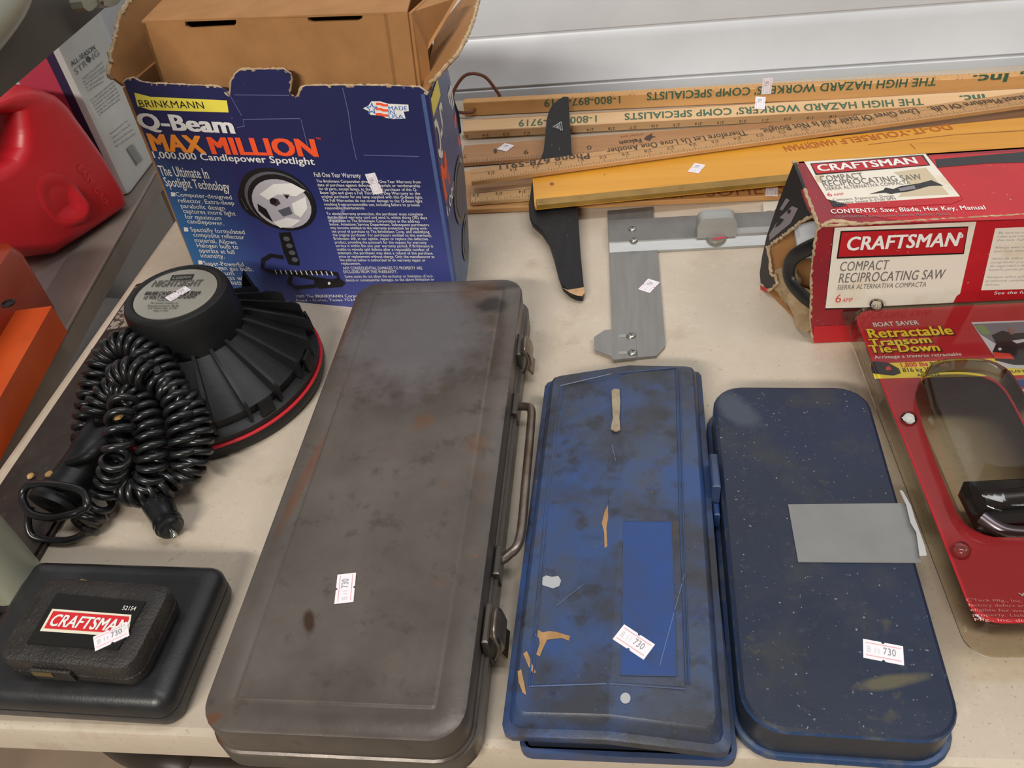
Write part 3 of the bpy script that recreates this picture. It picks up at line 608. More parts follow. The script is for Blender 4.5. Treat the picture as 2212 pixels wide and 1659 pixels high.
mb = MB(); mb.prism([l0, l1, l1+up*.209, l0+up*.209], (.003, 0, 0)); mb.build('side_panel', kraft, tc_)
mb = MB(); r1b = r1-V((.007, 0, 0)); mb.prism([l1, r1b, r1b+up*.209, l1+up*.209], (0, -.003, 0)); mb.build('back_panel', kraft, tc_)
mb = MB(); mb.prism([l0+V((.004, .004, 0)), r0+V((-.004, .004, 0)), r1+V((-.004, -.004, 0)), l1+V((.004, -.004, 0))], (0, 0, .003)); mb.build('bottom_panel', kraft, tc_)
# side flaps standing open
lt0, lt1 = l0+up*.209, l1+up*.209
LF = Pl(lt0, lt1-lt0, V((-.10, 0, 1)))
mb = MB(); P = [LF.hit(x, y) for x, y in [(246, 168), (238, 158), (243, 140), (241, 120), (247, 100), (250, 84), (256, 55), (264, 30), (272, 14), (290, -10), (305, -40), (330, -60)]] + [LF.p((lt1-lt0).length, .10), LF.p((lt1-lt0).length, 0), LF.p(.004, .0)]
mb.prism(P, LF.n*-.003); mb.build('side_flap', kraft, tc_)
mb = MB(); frayed(mb, [p-LF.n*.0015 for p in P[:12]], .0018, LF.n, .0009)
mb.build('torn_edge', torn, tc_)
rt0, rt1 = r0+up*.208, r1+up*.208
RF = Pl(rt0, rt1-rt0, V((1.15, 0, 1)))
mb = MB(); P = [RF.hit(x, y) for x, y in [(934, 182), (948, 168), (968, 146), (990, 122), (1004, 98), (1014, 76), (1026, 46), (1034, 14), (1040, -30)]] + [RF.p(.15, .10), RF.p((rt1-rt0).length, .0), RF.p(.002, 0)]
mb.prism(P, RF.n*-.003); mb.build('side_flap', kraft, tc_)
mb = MB(); frayed(mb, [p-RF.n*.0015 for p in P[:9]], .0016, RF.n)
mb.build('torn_edge', torn, tc_)
mb = MB(); BP = Pl(r1+V((.006, .002, 0)), (1, .35, 0), (0, 0, 1))
mb.prism([BP.hit(x, y) for x, y in [(958, 160), (965, 150), (976, 200), (992, 246), (997, 286), (986, 297), (974, 262), (964, 205)]], BP.n*-.003); mb.build('torn_corner_flap', mat('carton_dark_print', (30, 34, 62), .5), tc_)

# inner brown carton pulled part way out
IP = Pl(FT.p(0, 0, -.014), FT.u, FT.v)
icn = thing('inner_carton', 'plain brown cardboard carton with two finger slots, sticking up out of the navy carton', 'box', IP.p(.14, .05))
tl, tr = IP.hit(307, 50), IP.hit(880, 30)
bl_, br_ = IP.p(.020, .02), IP.p(.252, .02)
bk = (r1-r0).normalized()*.100
mb = MB()
SL1 = [(399, 47), (401, 57), (410, 61), (506, 56), (510, 50), (510, 43)]; SL2 = [(663, 36), (666, 45), (674, 48), (772, 45), (782, 40), (783, 33)]
mb.prism([tl]+[IP.hit(*q) for q in SL1]+[IP.hit(*q) for q in SL2]+[tr, br_, bl_], -IP.n*.003); mb.build('front_panel', kraft, icn)
mb = MB(); mb.prism([tl, tr, tr+bk*.9+up*.004, tl+bk], IP.v*.0016); mb.build('top_panel', kraft, icn)
mb = MB(); mb.prism([tl, bl_, bl_+bk, tl+bk], IP.u*.003); mb.build('side_panel', kraft, icn)
rr_ = IP.u*-.016
mb = MB(); mb.prism([tr+rr_, br_+rr_, br_+rr_+bk, tr+rr_+bk], IP.u*-.003); mb.build('side_panel', kraft, icn)
mb = MB(); mb.prism([bl_+bk, br_+bk, tr+bk, tl+bk], IP.n*.003); mb.build('back_panel', kraft, icn)
mb = MB(); mb.prism([tr-IP.n*.002, tr-IP.n*.05, tr-IP.n*.05+IP.u*.020-IP.v*.004, tr-IP.n*.012+IP.u*.004-IP.v*.03, br_-IP.n*.02+IP.u*.004, br_-IP.n*.004], IP.u*.0025); mb.build('side_flap', kraft, icn)

# ================================================================ RECIPROCATING SAW CARTON
dred = mat('carton_dark_red', (128, 34, 44), .4, col2=(150, 30, 40), vs=20, spots=[((200, 170, 160), 330, .66, .71, .6), ((206, 180, 170), 60, .70, .76, .4)])
bred = mat('carton_red', (186, 28, 38), .38, col2=(170, 26, 34), vs=14, spots=[((214, 194, 184), 340, .67, .72, .6)])
offw = mat('carton_off_white', (226, 218, 204), .45, col2=(214, 200, 176), vs=22, lo=.5, hi=.65)
cblk = mat('carton_black_print', (34, 33, 36), .34, spots=[((170, 165, 160), 260, .70, .75, .5)])
greyt = mat('print_warm_grey', (112, 106, 102), .5); redt = mat('print_red', (206, 60, 62), .5); greypan = mat('print_grey_panel', (128, 120, 124), .4); darkred2 = mat('print_maroon', (96, 30, 38), .4)
sw = thing('product_carton', 'worn red and white power saw carton with its left front corner torn open', 'box', (.16, .54, 0))
fl, bl0 = V((.1616, .5373, .0005)), V((.1290, .6160, .0005))
ft, bt = V((.1498, .5404, .112)), V((.148, .6382, .112))
ux = V((math.cos(math.radians(1.7)), math.sin(math.radians(1.7)), 0)); LW = .36
SFp = Pl(fl, ux, ft-fl-ux*((ft-fl).dot(ux)))
mb = MB(); fn = SFp.n
edge = [(1757, 740), (1751, 690), (1753, 640), (1752, 600), (1757, 560), (1760, 530), (1766, 500), (1772, 490)]
mb.prism([SFp.hit(x, y) for x, y in edge] + [ft+ux*LW, fl+ux*LW], -fn*.0028, 0)
q = lambda pts, mi, e=.0003: mb.ppoly(SFp, pts, mi, e)
q([(1757, 741), (1758, 705), (2140, 692), (2140, 728)], 1)
q([(1801, 492), (2109, 480), (2076, 634), (2062, 648), (2056, 661), (1782, 669)], 8, .0003)
q([(1803, 492), (2109, 479), (2074, 634), (2066, 640), (2056, 660), (1783, 666)], 2, .0005)
q([(2109, 479), (2330, 470), (2330, 640), (2050, 690)], 1, .0004)
q([(2150, 493), (2330, 486), (2330, 640), (2119, 628)], 2, .0006); q([(2119, 627), (2330, 622), (2330, 636), (2115, 642)], 1, .0008)
q([(1816, 499), (2092, 489), (2082, 549), (1807, 559)], 8, .0007); q([(1819, 502), (2090, 492), (2080, 546), (1811, 555)], 1, .0009)
X = lambda t, a, b, c, m_, **k: mb.text(SFp, t, a, b, c, m_, **k)
X('CRAFTSMAN', (1827, 541), (2068, 531), 28, 3, e=.0011, bold=.03); mb.pell(SFp, (2076, 509), (5, 0), (0, 5), 3, .0011); X('R', (2074, 512), (2078, 512), 6, 1, e=.0013)
X('COMPACT', (1813, 586), (1917, 582), 20, 4, e=.0007, bold=.008); X('RECIPROCATING SAW', (1811, 611), (2038, 602), 20, 4, e=.0007, bold=.008); X('SIERRA ALTERNATIVA COMPACTA', (1808, 626), (2000, 619), 10, 4, e=.0007, bold=.008)
X('6', (1804, 654), (1816, 653), 17, 5, e=.0007); X('AMP', (1819, 653), (1841, 652), 9, 5, e=.0007)
for i, (t, x1) in enumerate((('Be sure to read, understand and follow all', 2340), ('rules and instructions before operating', 2330), ('this tool. Failure to do so may cause', 2320), ('', 0), ('Always wear safety glasses and a', 2300), ('dust mask when operating tools', 2290), ('', 0), ('Antes de utilizar esta herramienta', 2300), ('comprender y cumplir las normas', 2300), ('de seguridad e instrucciones. No', 2300), ('hacerlo puede provocar lesiones', 2300), ('', 0), ('Siempre utilice gafas de seguridad', 2300), ('proteccion completa de las partes', 2300), ('electricas.', 2195))):
    if t: X(t, (2157-2.1*i, 505+8*i), (x1-2*i if t != 'electricas.' else 2159, 502+8*i if t != 'electricas.' else 617), 4.6, 9, e=.0008)
X('See the full line of', (2147, 636), (2270, 632), 6, 3, e=.001)
mb.build('front_panel', [dred, bred, offw, WHITE, greyt, redt, dred, greypan, BLACKINK, mat('print_pale_grey', (150, 148, 150), .5)], sw)
# darker left margin of the front print and crushed white wear lines
STp = Pl(ft, ux, bt-ft)
mb = MB()
mb.prism([ft+ux*.003, ft+ux*LW, bt+ux*LW, bt+V((.004, 0, 0)), STp.hit(1722, 385), STp.hit(1745, 445)], -STp.n*.0028, 0)
q = lambda pts, mi, e=.0003: mb.ppoly(STp, pts, mi, e)
q([(1995, 338), (2330, 322), (2330, 470), (1960, 480), (1800, 452), (1845, 440), (2080, 428)], 1, .0002)
q([(1737, 350), (2001, 331), (2075, 430), (1850, 443), (1800, 447), (1790, 430)], 7, .0003)
q([(1737, 349), (1999, 332), (2074, 424), (1826, 440), (1786, 430)], 2, .0004); q([(1826, 440), (2074, 424), (2080, 430), (2056, 440), (1835, 452)], 1, .0005)
q([(1750, 353), (1994, 334), (2010, 357), (1762, 378)], 7, .0006); q([(1753, 355), (1990, 337), (2006, 356), (1764, 375)], 1, .0008)
for pts in ([(1760, 380), (1780, 376), (1776, 395), (1764, 392)], [(1930, 372), (2000, 362), (2050, 420), (1940, 425), (1965, 395)]): q(pts, 8, .0005)
X = lambda t, a, b, c, m_, **k: mb.text(STp, t, a, b, c, m_, **k)
X('CRAFTSMAN', (1769, 370), (1984, 353), 14, 3, e=.001, bold=.03)
X('COMPACT', (1774, 392), (1868, 384), 12, 4, e=.0007, bold=.008); X('RECIPROCATING SAW', (1780, 403), (1994, 387), 12, 4, e=.0007, bold=.008); X('SIERRA ALTERNATIVA COMPACTA', (1784, 411), (1968, 397), 7, 4, e=.0007)
X('6', (1789, 424), (1799, 423), 8, 5, e=.0007); X('AMP', (1802, 423), (1824, 421), 5, 5, e=.0007)
X('Compact, Ergonomic Design', (1800, 434), (1932, 425), 5, 4, e=.0007); X('Variable Speed 0-2700 SPM', (1806, 441), (1936, 431), 5, 4, e=.0007)
X('CONTENTS: Saw, Blade, Hex Key, Manual', (1796, 461), (2130, 452), 9, 3, e=.0007, bold=.015); X('CONTENIDOS: Sierra, Lamina, Llave de Maleficio, Manual', (1806, 471), (2052, 464), 5, 6, e=.0007)
# printed pictures: the saw and a saw blade
q([(1878, 419), (1909, 410), (1912, 405), (1930, 408), (1945, 402), (1985, 396), (2012, 389), (2032, 398), (2038, 401), (2022, 401), (2006, 402), (1985, 408), (1960, 414), (1940, 416), (1925, 419), (1912, 416)], 7, .0007)
q([(1940, 407), (1975, 400), (1978, 408), (1945, 413)], 6, .0009)
q([(2020, 344), (2330, 318), (2330, 348), (2130, 353), (2024, 362)], 7, .0004)
mb.build('top_panel', [dred, bred, offw, WHITE, greyt, redt, greypan, cblk, mat('stained_board', (196, 180, 152), .7)], sw)
# torn black end panel
EPp = Pl(fl, fl-bl0, bt-bl0)
EPp = Pl(bl0, fl-bl0, bt-bl0 + (ft-fl))
mb = MB()
ep = [(1714, 352), (1740, 420), (1768, 462), (1764, 468), (1740, 470), (1700, 502), (1656, 534), (1660, 560), (1664, 592), (1672, 596), (1676, 612), (1660, 628), (1643, 612), (1641, 590), (1646, 555), (1656, 510), (1680, 440)]
mb.prism([EPp.hit(x, y) for x, y in ep], -EPp.n*.0025, 0)
q = lambda pts, mi, e=.0003: mb.ppoly(EPp, pts, mi, e)
q([(1711, 445), (1724, 450), (1708, 482), (1662, 520), (1662, 506), (1684, 470)], 1); q([(1698, 428), (1706, 432), (1690, 455), (1684, 452)], 1)
q([(1642, 618), (1664, 624), (1662, 634), (1644, 626)], 2)
q([(1682, 470), (1694, 474), (1684, 486), (1674, 492)], 0, .0005); q([(1702, 452), (1709, 454), (1706, 462), (1700, 460)], 0, .0005)
mb.build('end_panel', [cblk, greypan, bred], sw, 'torn black end panel')
mb = MB()
frayed(mb, [EPp.hit(*p)-EPp.n*.001 for p in ep[1:13]], .0015, EPp.n, .0005); frayed(mb, [SFp.hit(*p, -.001) for p in edge], .0012, fn, .0004)
frayed(mb, [ft+ux*(.004+.02*k)+V((0, 0, -.0004)) for k in range(18)], .0010, fn, .0004); frayed(mb, [ft.lerp(bt, k/8) for k in range(9)], .0015, fn, .0005)
frayed(mb, [ft+ux*.002, STp.hit(1800, 478), STp.hit(1850, 482)], .0018, fn, .0006)
mb.build('torn_edge', torn, sw)
mb = MB(); mb.prism([fl+V((.003, .003, 0)), fl+ux*LW, bl0+ux*LW, bl0+V((.003, 0, 0))], (0, 0, .0025)); mb.build('bottom_panel', kraft, sw)
mb = MB(); mb.prism([bl0, bl0+ux*LW, bt+ux*LW, bt], V((0, -.0025, 0))); mb.build('back_panel', kraft, sw)
mb = MB()                                    # crumpled kraft lining inside
cg = [[V((.1345+.024*t + .004*math.sin(i*1.7+t*5), .612-.068*t, .004+.030*i/5*(1-.3*t)+.003*math.sin(t*14+i))) + V((.014*i/5, 0, 0)) for t in [j/12 for j in range(13)]] for i in range(6)]
mb.loft(cg, 0, False, False, False); lin_ = mb.build('crumpled_lining', mat('crumpled_kraft', (170, 146, 112), .85, col2=(140, 116, 84), vs=80, bump=.3, bs=300), sw)
# things visible inside the torn carton
mb = MB(); pts = spline([V((.190, .552, .085)), V((.166, .566, .080)), V((.1505, .580, .062)), V((.1450, .588, .045)), V((.1470, .584, .030)), V((.158, .566, .024)), V((.172, .556, .023)), V((.195, .552, .024))], 8)
rr_ = []; nn = len(pts)
for i, p in enumerate(pts):
    t = (pts[min(i+1, nn-1)]-pts[max(i-1, 0)]).normalized(); o = V((-.75, -.6, .1)); o = (o-t*o.dot(t)).normalized(); b = t.cross(o)
    hw, th = .0062, .0028
    rr_.append([p+b*hw*math.cos(a)+o*th*math.sin(a) for a in [2*math.pi*k/12 for k in range(12)]])
mb.loft(rr_); tag(mb.build('black_strap', blackp, base=(.17, .57, .03)), 'curved black rubber strap loop showing through the torn corner of the red saw carton', 'strap')
mb = MB(); WPl = Pl((0, .588, 0), (1, 0, 0), (0, 0, 1)); mb.prism([WPl.hit(x, y) for x, y in [(1722, 524), (1730, 514), (1756, 506), (1800, 503), (1800, 556), (1738, 558), (1738, 547), (1723, 545)]], (0, .016, .002))
tag(mb.build('white_plastic_piece', mat('white_plastic', (214, 216, 222), .3), base=(.18, .57, .05)), 'white plastic piece inside the torn corner of the red saw carton', 'plastic part')

# ================================================================ BLISTER PACK
A_, B_ = at(2098, 1392, .0250)+V((-.002, 0, .0115)), at(1822, 661, .0335)+V((-.003, 0, .0115))
gy = (B_-A_); BO = A_; bu = V((gy.y, -gy.x, 0)); BPp = Pl(BO, bu, gy); GL = gy.dot(BPp.v); BW = .205
class PF:                                     # frame in the plane of the pack
    def p(s, a, b, z): return BPp.o + BPp.u*a + BPp.v*b + BPp.n*z
PF = PF()
shell_m = clear('clear_plastic', (249, 247, 242), rough=.08); shell2_m = clear('yellowed_clear_plastic', (243, 237, 220), rough=.12)
cardr = mat('pack_card_red', (186, 30, 40), .42, col2=(172, 28, 36), vs=9); pyel = mat('pack_yellow', (236, 212, 56), .45)
bp_ = thing('blister_pack', 'clear plastic blister pack with red card and yellow lettering leaning beside the navy case', 'blister pack', (.29, .39, .02))
hole_px = [(1978, 850), (1984, 826), (2000, 812), (2030, 805), (2080, 804), (2120, 808), (2150, 820), (2172, 840), (2190, 870), (2212, 912), (2250, 990), (2290, 1080), (2300, 1130), (2280, 1152), (2220, 1156), (2150, 1156), (2120, 1148), (2090, 1130), (2070, 1105), (2050, 1060), (2020, 985), (1995, 915)]
def resample(P, n):
    P = P+[P[0]]; L_ = [0]
    for a, b in zip(P, P[1:]): L_.append(L_[-1]+(b-a).length)
    out = []; j = 0
    for k in range(n):
        s = L_[-1]*k/n
        while L_[j+1] < s: j += 1
        out.append(P[j].lerp(P[j+1], (s-L_[j])/(L_[j+1]-L_[j])))
    return out
HO = [BPp.hit(x, y) for x, y in hole_px]; cen = sum(HO, V())/len(HO)
HO = resample(HO, 72)
def angsort(P): return P
ins = .0040
outer = rrect(W0, ins, BW-ins, ins+.003, GL-.0185, .014, 0, 6)
def raycast(c, ang, poly):
    d = V((math.cos(ang), math.sin(ang), 0)); best = None
    for a, b in zip(poly, poly[1:]+poly[:1]):
        e = b-a; den = d.x*e.y-d.y*e.x
        if abs(den) < 1e-12: continue
        t = ((a.x-c.x)*e.y-(a.y-c.y)*e.x)/den; u_ = ((a.x-c.x)*d.y-(a.y-c.y)*d.x)/den
        if t > 0 and -1e-6 <= u_ <= 1+1e-6: best = t if best is None else min(best, t)
    return c+d*(best or 0)
loc2 = lambda p: V(((p-BPp.o).dot(BPp.u), (p-BPp.o).dot(BPp.v), 0))
H2 = [loc2(p) for p in HO]; c2 = loc2(cen)
angs = sorted([math.atan2((p-c2).y, (p-c2).x) for p in H2] + [math.atan2((p-c2).y, (p-c2).x) for p in outer])
inn = [raycast(c2, a, H2) for a in angs]; out_ = [raycast(c2, a, outer) for a in angs]
lift = lambda P, z: [PF.p(p.x, p.y, z) for p in P]
mb = MB(); n_ = len(angs)
mb.loft([lift(out_, -.0026), lift(out_, -.0020), lift(inn, -.0020), lift(inn, -.0026), lift(out_, -.0026)], 0, False, False)
CPl = Pl(PF.p(0, 0, -.0020), BPp.u, BPp.v)
q = lambda pts, mi, e=.0002: mb.ppoly(CPl, pts, mi, e)
Y = lambda t, a, b, c, m_, **k: mb.text(CPl, t, a, b, c, m_, **k)
q([(1879, 786), (2150, 774), (2330, 768), (2330, 806), (2160, 812), (1890, 818)], 1)
q([(2098, 696), (2330, 688), (2330, 800), (2164, 795)], 5, .0003)
for t, a, b, c in (('Retractable', (1878, 730), (2061, 722), 21), ('Transom', (1881, 748), (2014, 740), 17), ('Tie-Down', (1880, 762), (2032, 758), 18)):
    Y(t, (a[0]+3, a[1]+2), (b[0]+5, b[1]+2), c, 11, e=.0002, bold=.04); Y(t, a, b, c-2, 1, e=.0005, bold=.03)
Y('BOAT SAVER', (1888, 706), (1986, 701), 9, 2, e=.0004, bold=.02); Y('Arrimage a traverse retractable', (1890, 775), (2078, 768), 7, 2, e=.0004, bold=.015)
Y('1,800 lbs', (1948, 793), (2006, 790), 9, 4, e=.0004, bold=.02); Y('Rated Capacity', (2012, 790), (2108, 784), 9, 3, e=.0004, bold=.01); Y('816 kg Working Load 600 lbs.', (1952, 804), (2148, 796), 9, 3, e=.0004, bold=.01)
Y('ADJUSTS', (1982, 813), (2030, 811), 5, 3, e=.0004, bold=.015); Y("S'AJUSTE JUSQU'A", (2158, 806), (2300, 800), 5, 3, e=.0004, bold=.015)
q([(1880, 784), (1890, 780), (1918, 783), (1942, 796), (1946, 806), (1930, 811), (1900, 808), (1884, 806)], 3, .0005); q([(1914, 793), (1922, 790), (1926, 799), (1914, 800)], 4, .0007)
# photograph of a boat stern printed on the card
q([(2102, 700), (2330, 690), (2330, 735), (2150, 742), (2118, 722)], 7, .0004); q([(2106, 704), (2124, 702), (2142, 722), (2122, 722)], 8, .0005)
q([(2142, 724), (2165, 714), (2190, 720), (2330, 712), (2330, 790), (2190, 788), (2150, 778), (2144, 760), (2152, 742)], 3, .0005); q([(2144, 760), (2182, 764), (2192, 776), (2148, 774)], 4, .0006); q([(2186, 736), (2212, 732), (2216, 738), (2196, 742)], 5, .0007); mb.pell(CPl, (2160, 754), (4, 0), (0, 3), 5, .0007)
q([(2182, 722), (2176, 705), (2186, 712), (2192, 706), (2190, 722)], 9, .0006)
# flag, small print
q([(2184, 820), (2330, 812), (2330, 862), (2210, 850)], 5, .0004); q([(2184, 820), (2240, 818), (2250, 836), (2196, 838)], 6, .0006)
for k in range(3): q([(2198+k*5, 838+k*7), (2330, 836+k*7), (2330, 839+k*7), (2200+k*5, 841+k*7)], 4, .0006)
Y('WARRANTY', (2202, 1288), (2330, 1290), 7, 2, e=.0004, bold=.02)
for i, t in enumerate(('C\'Teck Mfg., Inc. provides a warranty against', 'factory defect and guarantees this part to be', 'eligible for warranty replacement if used', 'properly. Liability may not exceed cost.', 'Mfg., Inc. disclaims special damages')): Y(t, (2088+4.5*i, 1299+10.5*i), (2420+3*i, 1306+10.5*i), 6, 10, e=.0004, bold=.01)
mb.build('card', [cardr, pyel, WHITE, mat('pack_black', (36, 22, 24), .5), mat('pack_bright_red', (216, 60, 40), .5), mat('pack_photo_white', (206, 204, 208), .5), mat('pack_blue', (50, 72, 130), .5), mat('pack_photo_grey', (128, 120, 130), .5), mat('pack_photo_green', (130, 150, 96), .5), mat('pack_photo_tan', (150, 104, 88), .5), mat('pack_pink', (232, 150, 146), .5), mat('pack_maroon', (98, 18, 24), .5)], bp_, 'red printed card')
# clear front shell: flat face, raised frame and outer flange, with the card window open where the bubble sits
def ring(i, z, r=.016): return [PF.p(p.x, p.y, z) for p in rrect(W0, i, BW-i, i+.002, GL-.016-i*.2, max(r-i*.4, .003), 0, 6)]
mb = MB()
def fl_ring(i, z): return [PF.p(p.x, p.y, z) for p in rrect(W0, -.001+i, BW+.001-i, -.008+i, GL-i, .014, 0, 6)]
R = [fl_ring(0, -.0120), fl_ring(0, -.0112), ring(.0008, -.0110), ring(.0022, -.0004), ring(.0032, .0)]
mb.loft(R, 0, False, False)
mb.loft([lift(out_, 0.0002), lift(inn, .0002)], 0, False, False)
outer5 = ring(.005, .0)
shell = mb.build('clear_shell', shell_m, bp_)
mb = MB()
def scale2(P, s, dx=0, dy=0): return [V((c2.x+(p.x-c2.x)*s+dx, c2.y+(p.y-c2.y)*s+dy, 0)) for p in P]
mb.loft([lift(inn, .0002), lift(scale2(inn, .985), .010), lift(scale2(inn, .95), .017), lift(scale2(inn, .88), .0205), lift(scale2(inn, .5), .0215)], 0, False, True); mb.build('bubble', shell_m, shell)
for x, y in ((1963, 905), (2076, 1189), (1893, 660)):
    c = BPp.hit(x, y, .0); mb = MB(); mb.lathe(c, [(.0052, .0003), (.0050, .0022), (.0042, .0034), (.0026, .0041), (.0008, .0043)], 20, axis=BPp.n); mb.build('snap_button', shell_m, shell)
mb = MB(); R = [fl_ring(0, -.0124), fl_ring(.002, -.0128), ring(.004, -.0140), ring(.007, -.030), ring(.012, -.034)]
mb.loft([fl_ring(0, -.0124), fl_ring(0, -.0132), ring(.026, -.0134), ring(.030, -.0285)], 0, False, True); mb.build('back_shell', shell2_m, bp_)
slot = MB(); sl = [(1952, 668), (1956, 661), (1990, 659), (2024, 659), (2032, 664), (2026, 668), (1990, 670), (1960, 671), (1952, 668)]
slot.tube([BPp.hit(x, y, -.0108) for x, y in sl], .0006, 8); slot.build('hang_slot', shell_m, shell)
# the buckle inside the bubble
dk = mat('buckle_black', (22, 20, 22), .35); chrome = mat('buckle_chrome', (112, 106, 116), .3, .8)
bk_ = thing('ratchet_buckle', 'black and chrome strap buckle inside the clear blister pack bubble', 'strap buckle', BPp.hit(2180, 1110, -.02))
mb = MB(); o = BPp.hit(2200, 1120, -.020); kf = Fr(o.x, o.y, 4)
mb.box(kf, -.028, .022, -.012, .022, o.z-.006, o.z+.016, 0, .004); mb.build('body', dk, bk_)
mb = MB(); mb.tube([kf.p(-.028, .0, o.z+.020), kf.p(.022, .002, o.z+.020)], .006, 14); mb.build('spool', dk, bk_)
mb = MB(); mb.tube(spline([kf.p(-.028, -.006, o.z+.012), kf.p(-.018, -.016, o.z+.010), kf.p(.0, -.019, o.z+.010), kf.p(.022, -.019, o.z+.010)], 6), .0045, 12); mb.build('lever', chrome, bk_, 'chrome lever')

# ================================================================ RULERS AND STRAIGHTEDGES
def wood(name, c, c2, dark, rough=.5):
    return mat(name, c, rough, col2=c2, vs=30, stretch=(.12, 1.6, 1.6), lo=.35, hi=.7, spots=[(dark, 60, .60, .74, .45), (dark, 420, .70, .76, .5)], bump=.08, bs=300)
w_lt = wood('wood_pale', (220, 184, 140), (208, 168, 120), (176, 132, 88)); w_or = wood('wood_honey', (216, 166, 106), (204, 150, 90), (150, 100, 58))
w_br = wood('wood_brown', (176, 130, 88), (158, 112, 72), (98, 66, 44)); w_md = wood('wood_mid', (192, 148, 98), (176, 130, 82), (112, 78, 48)); w_yl = wood('wood_amber', (218, 156, 52), (206, 140, 40), (132, 80, 30), .35)
w_pl = wood('wood_plank', (196, 148, 94), (182, 132, 80), (120, 80, 46))
w_yk = wood('wood_stick', (206, 170, 122), (194, 156, 108), (140, 104, 70))
ink_g = mat('ink_green', (64, 100, 78), .5); ink_b = mat('ink_brown_black', (70, 56, 44), .6); ink_br = mat('ink_burnt', (132, 84, 54), .6); ink_r = mat('ink_faded_red', (178, 96, 40), .6); ink_t = mat('ink_tan', (178, 136, 92), .6)
def stick(pa, pb, z, width, thick, ext0=0., ext1=0., tilt=0., lift=0.):
    """frame of a stick whose near top edge runs from pixel pa to pixel pb at height z; returns a, d, side, up, length"""
    A, B = at(*pa, z), at(*pb, z); d = (B-A).normalized(); L_ = (B-A).length
    sd = V((0, 0, 1)).cross(d).normalized(); upv = V((0, 0, 1))
    if tilt: q_ = Matrix.Rotation(math.radians(tilt), 3, d); sd, upv = q_ @ sd, q_ @ upv
    return A-d*ext0, d, sd, upv, L_+ext0+ext1
def stick_mesh(st, width, thick, bev=.0008):
    A, d, sd, up, L_ = st; mb = MB()
    def r(x, k): return [A+d*x+sd*k-up*(thick-k), A+d*x+sd*(width-k)-up*(thick-k), A+d*x+sd*width-up*(thick-k), A+d*x+sd*width-up*k, A+d*x+sd*(width-k), A+d*x+sd*k, A+d*x-up*k, A+d*x-up*(thick-k)]
    r0 = r(0, bev); rr = r(bev*1.2, bev); rl = r(L_, bev)
    c0 = sum(r0, V())/8
    mb.loft([[c0+(p-c0)*.94 for p in r0], rr, rl], 0); return mb
def gw(c):
    f = lambda ch: (lambda xs: max(xs)-min(xs))([p[0] for p in glyphs(ch)[0]])
    return f(c)/f('0')
def scale_marks(mb, st, pl_o, u, v, n, x_of, n0, n1, h, mi, numh=None, sub=8, bar=True, flip=True, wide=1.):
    """inch scale along -u (numbers read upside down from the front): x_of(k) = distance along u of inch k, marks rise from the edge"""
    for k in range(n0, n1+1):
        x = x_of(k)
        for j in range(sub):
            xx = x + (x_of(k+1)-x)*j/sub
            hh = h*(1.5 if j == 0 else .62 if j*2 == sub else .42 if (j*4) % sub == 0 else .28)
            a = pl_o+u*xx+n*.0003; mb.add([a-u*.00016, a+u*.00016, a+u*.00016+v*hh, a-u*.00016+v*hh], [(0, 1, 2, 3)], mi)
        t = str(k); nh = numh or h*.55
        if bar and len(t) == 2:
            for ch, off in ((t[0], .0038), (t[1], -.0014)):
                a = pl_o+u*(x+off*wide)+v*(h*1.5)+n*.0003; dgw = .0026*wide*gw(ch); mb.text3(ch, a-u*(.0013*wide-dgw/2), a-u*(.0013*wide+dgw/2), nh, n, mi)
        else:
            a = pl_o+u*(x+.0034*wide)+v*(h*1.5)+n*.0003; mb.text3(t, a, a-u*.0068*wide, nh, n, mi)

# back yardstick with the leather loop (stands on its narrow side)
wA, tA = .013, .0185
stA = stick((1000, 222), (2212, 163), tA+.0005, wA, tA, .0, .28)
A_, d_, s_, u_, L_ = stA
mb = stick_mesh(stA, wA, tA); FA = Pl(A_, d_, u_)
A = lambda t, a, b, c, m_=1, **k: mb.text(FA, t, a, b, c, m_, e=.0004, **k)
A("THE HIGH HAZARD WORKERS' COMP SPECIALISTS", (2025, 167), (1397, 200), 17, bold=.02); A('1-800-897-9719', (1340, 207), (1175, 215), 16, bold=.015); A('Inc.', (2180, 158), (2102, 163), 18, bold=.03); A('Associates,', (2420, 146), (2204, 157), 18, bold=.03)
scale_marks(mb, stA, A_+s_*wA, d_, -s_, u_, lambda k: .012+.0254*(36-k), 4, 35, .0075, 2, .004, 4)
mb.sticker(FA, (1657, 186), (1.2, -10), 3, .0200, .0115, e=.0009)
yA = thing('yardstick', 'rearmost honey wood yardstick with green upside-down lettering and a leather loop', 'yardstick', A_)
mb.build('stick', [w_or, ink_g, ink_t]+STK, yA)
lea = mat('leather_thong', (112, 66, 44), .6, col2=(90, 50, 34), vs=60)
c = FA.hit(1023, 238, .001); e = FA.hit(1072, 206, -.008)
mb = MB(); mb.tube(spline([c-FA.n*.012, c+FA.n*.004, c+FA.n*.005+V((-.015, 0, .0)), c+V((-.028, .004, .002)), c+V((-.024, .012, .022)), c+V((-.006, .016, .040)), c+V((.016, .018, .036)), c+V((.030, .018, .016)), c+V((.034, .017, .008))], 8), .0021, 10); mb.build('leather_loop', lea, yA, 'brown leather loop')

